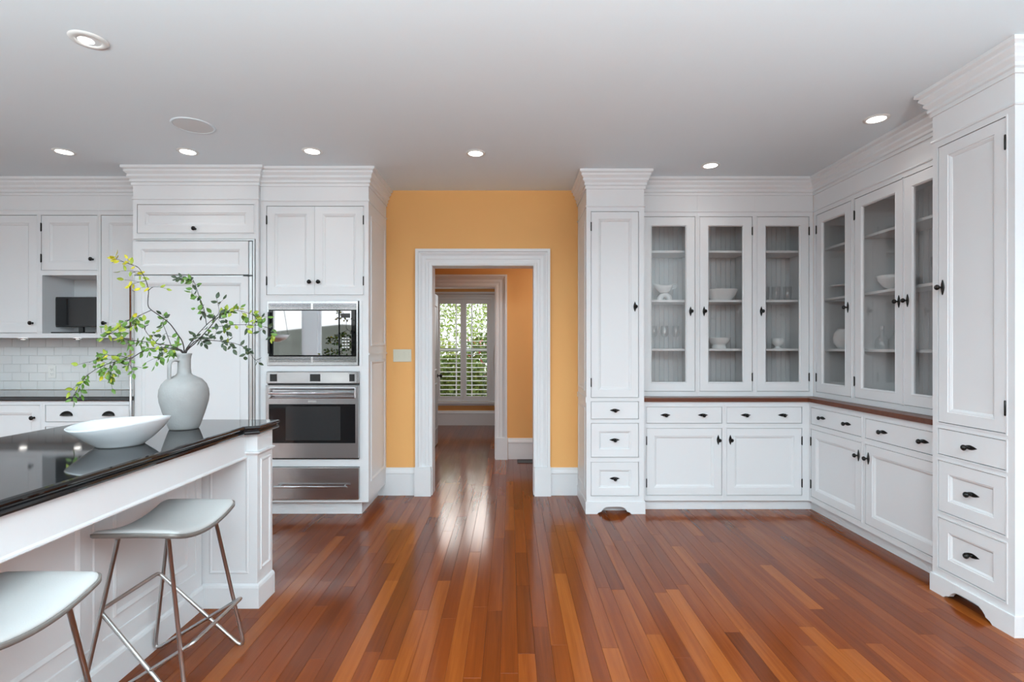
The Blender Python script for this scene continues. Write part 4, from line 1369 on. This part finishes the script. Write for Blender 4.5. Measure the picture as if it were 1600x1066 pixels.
# gimbal light nearest the camera
t = thing('gimbal_light', 'tilted recessed gimbal light in the upper left of the ceiling', 'ceiling light', (-1.955, 2.42, CEIL))
MB().lathe([(0.046, -0.0005), (0.050, -0.008), (0.072, -0.007), (0.078, -0.0005)], 32, cap0=False, cap1=False).build('trim_ring', 'plastic_white', t)
MB().lathe([(0.0, -0.004), (0.048, -0.004)], 32, cap0=False, cap1=False).build('recess', 'grille_grey', t)
MB().lathe([(0.030, -0.005), (0.0, -0.012)], 24, (-0.012, 0, 0), cap0=False, cap1=False).build('lens', 'lamp_lens', t)
t = thing('ceiling_speaker', 'round grey speaker grille set in the ceiling', 'speaker', (-2.04, 3.36, CEIL))
MB().lathe([(0.112, -0.0005), (0.114, -0.006), (0.124, -0.006), (0.128, -0.0005)], 40, cap0=False, cap1=False).build('rim', 'ceiling_paint', t)
MB().lathe([(0.113, -0.004), (0.06, -0.007), (0.0, -0.008)], 40, cap0=False, cap1=False).build('grille', 'grille_grey', t)
def puck(label, x):
    t = thing('puck_light', label, 'cabinet light', (x, 4.50, LZ0 - 0.0005), 0, 'puck lights under the wall cabinets')
    MB().lathe([(0.034, 0.0), (0.034, -0.008), (0.027, -0.011)], 24, cap0=False, cap1=False).build('housing', 'steel', t)
    MB().lathe([(0.028, -0.010), (0.0, -0.012)], 24, cap0=False, cap1=False).build('lens', 'lamp_lens', t)
    l = bpy.data.lights.new('lamp', 'SPOT'); l.energy = 2.0; l.spot_size = R(130); l.spot_blend = 0.8; l.shadow_soft_size = 0.03; l.color = (1, 0.96, 0.9)
    o = bpy.data.objects.new('lamp', l); o.location = (0, 0, -0.02); o.parent = t; col.objects.link(o)
puck('puck light under the cabinet left of the television niche', -4.20)
puck('puck light under the television niche', -3.73)
# floor register in the hall
t = thing('floor_register', 'dark slotted floor register by the hall baseboard', 'vent', (0.20, 6.145, 0))
cells(MB(), -0.11, 0.15, -0.10, 0.10, [], 0, 0.001)
b = MB().box(-0.115, 0.15, -0.10, -0.085, 0.0005, 0.006).box(-0.115, 0.15, 0.085, 0.10, 0.0005, 0.006).box(-0.115, -0.10, -0.085, 0.085, 0.0005, 0.006).box(0.135, 0.15, -0.085, 0.085, 0.0005, 0.006)
b.build('frame', 'register_brown', t)
MB().box(-0.10, 0.135, -0.085, 0.085, 0.0004, 0.001).build('backing', 'black_plastic', t)
sm = MB().box(-0.005, 0.005, -0.085, 0.085, 0.001, 0.005).mesh('slat')
for k in range(11): inst('slat', sm, 'register_brown', t, (-0.085 + k * 0.0205, 0, 0))
# second refrigerator beyond the hall, only its handle shows
t = thing('steel_refrigerator', 'steel refrigerator in the far room whose curved handle shows past the door casing', 'refrigerator', (0, 0, 0))
MB().box(-0.162, 0.55, 6.80, 7.62, 0.02, 1.80).build('case', 'steel', t)
MB().cbox(-0.172, -0.163, 6.81, 7.61, 0.75, 1.79, 0.002).build('door', 'steel', t)
MB().cbox(-0.172, -0.163, 6.81, 7.61, 0.06, 0.74, 0.002).build('freezer_drawer', 'steel', t)
b = MB().tube(smooth_path([(-0.170, 7.50, 1.52), (-0.205, 7.50, 1.42), (-0.225, 7.50, 1.28), (-0.228, 7.50, 1.15), (-0.222, 7.50, 1.00), (-0.205, 7.50, 0.88), (-0.170, 7.50, 0.78)]), 0.012, 10)
b.build('handle', 'rod_steel', t)
def added_lamp(label, x, y, power):  # lamps added to brighten the hall and far room, fittings out of sight
    downlight(label, x, y, power, 172)
added_lamp('added unseen ceiling light brightening the hall beyond the doorway', 0.9, 5.35, 90)
added_lamp('added unseen ceiling light brightening the far room by the shutters', -0.6, 7.4, 80)

# added fill lamps in bowl pendants, unseen behind the camera, brightening the ceiling
def pendant(label, x, y, power):
    t = thing('added_pendant', label, 'added lamp', (x, y, CEIL), 0, 'added fill pendants behind the camera')
    MB().lathe([(0.06, -0.0005), (0.06, -0.02), (0.02, -0.03)], 24, cap0=False, cap1=False).build('canopy', 'bronze', t)
    for k in range(3):
        a = 2 * PI * k / 3
        MB().tube([(0.02 * math.cos(a), 0.02 * math.sin(a), -0.025), (0.215 * math.cos(a), 0.215 * math.sin(a), -1.23)], 0.004, 6).build('rod', 'bronze', t)
    MB().lathe([(0.0, -1.35), (0.10, -1.34), (0.18, -1.30), (0.225, -1.23), (0.218, -1.23), (0.172, -1.29), (0.095, -1.328), (0.0, -1.337)], 32, cap0=False, cap1=False).build('bowl', 'porcelain', t)
    l = bpy.data.lights.new('lamp', 'AREA'); l.shape = 'DISK'; l.size = 0.30; l.energy = power; l.color = (0.84, 0.97, 1.02)
    o = bpy.data.objects.new('lamp', l); o.location = (0, 0, -1.28); o.rotation_euler = (PI, 0, 0); o.parent = t; col.objects.link(o)
for px_, py_, lb in ((-4.0, -0.6, 'added fill pendant at the left of the room behind the camera'), (-1.4, -1.0, 'added fill pendant just behind and left of the camera'), (1.1, -1.0, 'added fill pendant behind and right of the camera')):
    pendant(lb, px_, py_, 160 if px_ < -3 else 375)

# ------------------------------------------------------------------ crockery in the glazed cabinets
def crock(name, label, cat, prof, loc, m='porcelain', seg=28, sx=1.0, sy=1.0, group=None):
    o = MB().lathe(prof, seg, (0, 0, 0), 'z', sx, sy, cap0=False, cap1=False).build(name, m, None, loc)
    return tag(o, label, cat, group)
S1, S2 = SHELVES[0] + 0.0004, SHELVES[1] + 0.0004
gy = 4.585
# gravy boat
gb = thing('gravy_boat', 'white gravy boat with a loop handle on the warmer stand', 'gravy boat', (1.352, gy, S2 + 0.0665))
b = MB()
seg = 28
prof = [(0.0, 0.002), (0.020, 0.0), (0.030, 0.002), (0.048, 0.020), (0.060, 0.045), (0.064, 0.062), (0.060, 0.062), (0.055, 0.045), (0.042, 0.022), (0.0, 0.010)]
vs = []; fs = []
for (r_, h_) in prof:
    for k in range(seg):
        a = 2 * PI * k / seg
        f = (h_ / 0.062) ** 1.5
        ex = 1.15 + 0.42 * f * max(0, math.cos(a - PI)) ** 2 + 0.10 * f * max(0, math.cos(a))
        lift = f * (0.022 * max(0, math.cos(a - PI)) ** 2 + 0.018 * max(0, math.cos(a)) ** 2)
        vs.append((r_ * math.cos(a) * ex, r_ * math.sin(a) * (0.85 - 0.25 * f * max(0, math.cos(a - PI))), h_ + lift))
for i in range(len(prof) - 1):
    for k in range(seg):
        fs.append((i * seg + k, i * seg + (k + 1) % seg, (i + 1) * seg + (k + 1) % seg, (i + 1) * seg + k))
b.add(vs, fs, True)
b.build('body', 'porcelain', gb)
MB().tube(smooth_path([(0.066, 0, 0.070), (0.092, 0, 0.082), (0.112, 0, 0.066), (0.100, 0, 0.042), (0.066, 0, 0.032)]), 0.005, 8).build('handle', 'porcelain', gb)
# warmer stand with an arched opening
b = MB()
out_, in_ = [], []
for k in range(15):
    a = PI * k / 14
    out_.append((0.060 * math.cos(a), 0.064 * math.sin(a) ** 0.7)); in_.append((0.024 * math.cos(a), 0.030 * math.sin(a)))
vs = []
for yy in (-0.035, 0.035):
    vs += [(x, yy, z) for x, z in out_] + [(x, yy, z) for x, z in in_]
fs = []
n = 15
for i in range(n - 1):
    fs += [(i, i + 1, n + i + 1, n + i), (2 * n + i, 3 * n + i, 3 * n + i + 1, 2 * n + i + 1), (i, 2 * n + i, 2 * n + i + 1, i + 1), (n + i, n + i + 1, 3 * n + i + 1, 3 * n + i)]
b.add(vs, fs, True)
tag(b.build('warmer_stand', 'porcelain', None, (1.352, gy, S2)), 'white arched warmer stand under the gravy boat', 'stand')
WG = [(0.032, 0.0), (0.030, 0.003), (0.006, 0.006), (0.0038, 0.014), (0.0035, 0.085), (0.006, 0.095), (0.022, 0.108), (0.032, 0.130), (0.034, 0.150), (0.031, 0.163), (0.027, 0.200), (0.0262, 0.200), (0.030, 0.163), (0.033, 0.150), (0.031, 0.131), (0.021, 0.110), (0.0, 0.100)]
wg_names = ['leftmost of three stemmed wine glasses below the gravy boat', 'middle of three stemmed wine glasses below the gravy boat', 'rightmost of three stemmed wine glasses below the gravy boat']
for k, xx in enumerate((1.262, 1.358, 1.456)):
    crock('wine_glass', wg_names[k], 'wine glass', WG, (xx, gy, S1), 'crystal', 24, group='wine glasses')
crock('serving_bowl', 'large white oval serving bowl on the middle glass cabinet shelf', 'bowl', [(0.0, 0.004), (0.075, 0.0), (0.085, 0.0), (0.090, 0.006), (0.125, 0.045), (0.145, 0.090), (0.146, 0.097), (0.139, 0.097), (0.118, 0.050), (0.080, 0.012), (0.0, 0.010)], (1.852, gy, S2), sx=1.0, sy=0.72)
crock('footed_bowl', 'white footed bowl below the large serving bowl', 'bowl', [(0.062, 0.0), (0.060, 0.004), (0.056, 0.034), (0.060, 0.038), (0.085, 0.060), (0.096, 0.090), (0.097, 0.096), (0.091, 0.096), (0.080, 0.064), (0.040, 0.044), (0.0, 0.042)], (1.836, gy, S1))
TB = [(0.0, 0.004), (0.026, 0.0), (0.028, 0.002), (0.033, 0.060), (0.034, 0.122), (0.0325, 0.122), (0.031, 0.060), (0.026, 0.012), (0.0, 0.010)]
tb_names = ['leftmost clear tumbler in the corner glass cabinet', 'middle clear tumbler in the corner glass cabinet', 'rightmost clear tumbler in the corner glass cabinet']
for k, xx in enumerate((2.242, 2.336, 2.438)):
    crock('tumbler', tb_names[k], 'tumbler', TB, (xx, gy, S2), 'crystal', 24, group='tumblers in the corner cabinet')
crock('sugar_bowl', 'small white footed cup below the tumblers', 'cup', [(0.034, 0.0), (0.033, 0.004), (0.020, 0.014), (0.022, 0.020), (0.046, 0.040), (0.052, 0.066), (0.050, 0.090), (0.046, 0.090), (0.046, 0.066), (0.040, 0.044), (0.0, 0.028)], (2.352, gy, S1))
rx_ = 2.735
t = thing('cake_stand', 'glass stemmed cake stand with a white plate in the narrow glass cabinet', 'cake stand', (rx_, 4.27, S2))
MB().lathe([(0.050, 0.0), (0.046, 0.004), (0.012, 0.012), (0.010, 0.080), (0.030, 0.088)], 24, cap0=False, cap1=False).build('stem', 'crystal', t)
MB().lathe([(0.0, 0.088), (0.085, 0.089), (0.105, 0.098), (0.103, 0.101), (0.083, 0.094), (0.0, 0.093)], 28, cap0=False, cap1=False).build('plate', 'porcelain', t)
crock('ginger_pot', 'round white pot with a collar in the narrow glass cabinet', 'pot', [(0.0, 0.003), (0.050, 0.0), (0.056, 0.004), (0.082, 0.045), (0.090, 0.085), (0.082, 0.125), (0.062, 0.150), (0.058, 0.160), (0.066, 0.163), (0.058, 0.163), (0.052, 0.158), (0.074, 0.124), (0.080, 0.085), (0.0, 0.012)], (rx_, 4.255, S1))
crock('serving_bowl', 'white deep bowl in the double-door glass cabinet', 'bowl', [(0.045, 0.0), (0.046, 0.006), (0.080, 0.030), (0.108, 0.070), (0.116, 0.100), (0.110, 0.100), (0.100, 0.070), (0.070, 0.032), (0.0, 0.016)], (rx_, 3.70, S2))
DC = [(0.0, 0.003), (0.040, 0.0), (0.044, 0.004), (0.046, 0.040), (0.040, 0.070), (0.014, 0.100), (0.012, 0.130), (0.018, 0.134), (0.008, 0.138), (0.016, 0.155), (0.012, 0.170), (0.0, 0.175)]
crock('decanter', 'clear glass decanter farther from the camera in the double-door cabinet', 'decanter', DC, (rx_, 3.835, S1), 'crystal', 20, group='glass decanters')
crock('decanter', 'clear glass decanter nearer the camera in the double-door cabinet', 'decanter', DC, (rx_, 3.70, S1), 'crystal', 20, group='glass decanters')
crock('goblet', 'clear glass goblet behind the near glass door', 'goblet', [(0.036, 0.0), (0.034, 0.004), (0.006, 0.010), (0.006, 0.040), (0.012, 0.046), (0.006, 0.052), (0.006, 0.070), (0.030, 0.090), (0.040, 0.120), (0.040, 0.175), (0.0385, 0.175), (0.038, 0.120), (0.028, 0.093), (0.0, 0.080)], (rx_, 3.33, S2), 'crystal', 24)
t = thing('pitcher', 'white pitcher with a curved handle behind the near glass door', 'pitcher', (rx_ + 0.02, 3.27, S1))
MB().lathe([(0.0, 0.003), (0.050, 0.0), (0.056, 0.004), (0.068, 0.060), (0.060, 0.120), (0.046, 0.160), (0.056, 0.190), (0.052, 0.190), (0.042, 0.160), (0.054, 0.120), (0.062, 0.060), (0.0, 0.010)], 28, cap0=False, cap1=False).build('body', 'porcelain', t)
MB().tube(smooth_path([(0, 0.045, 0.17), (0, 0.085, 0.175), (0, 0.10, 0.14), (0, 0.09, 0.09), (0, 0.062, 0.07)]), 0.006, 8).build('handle', 'porcelain', t)
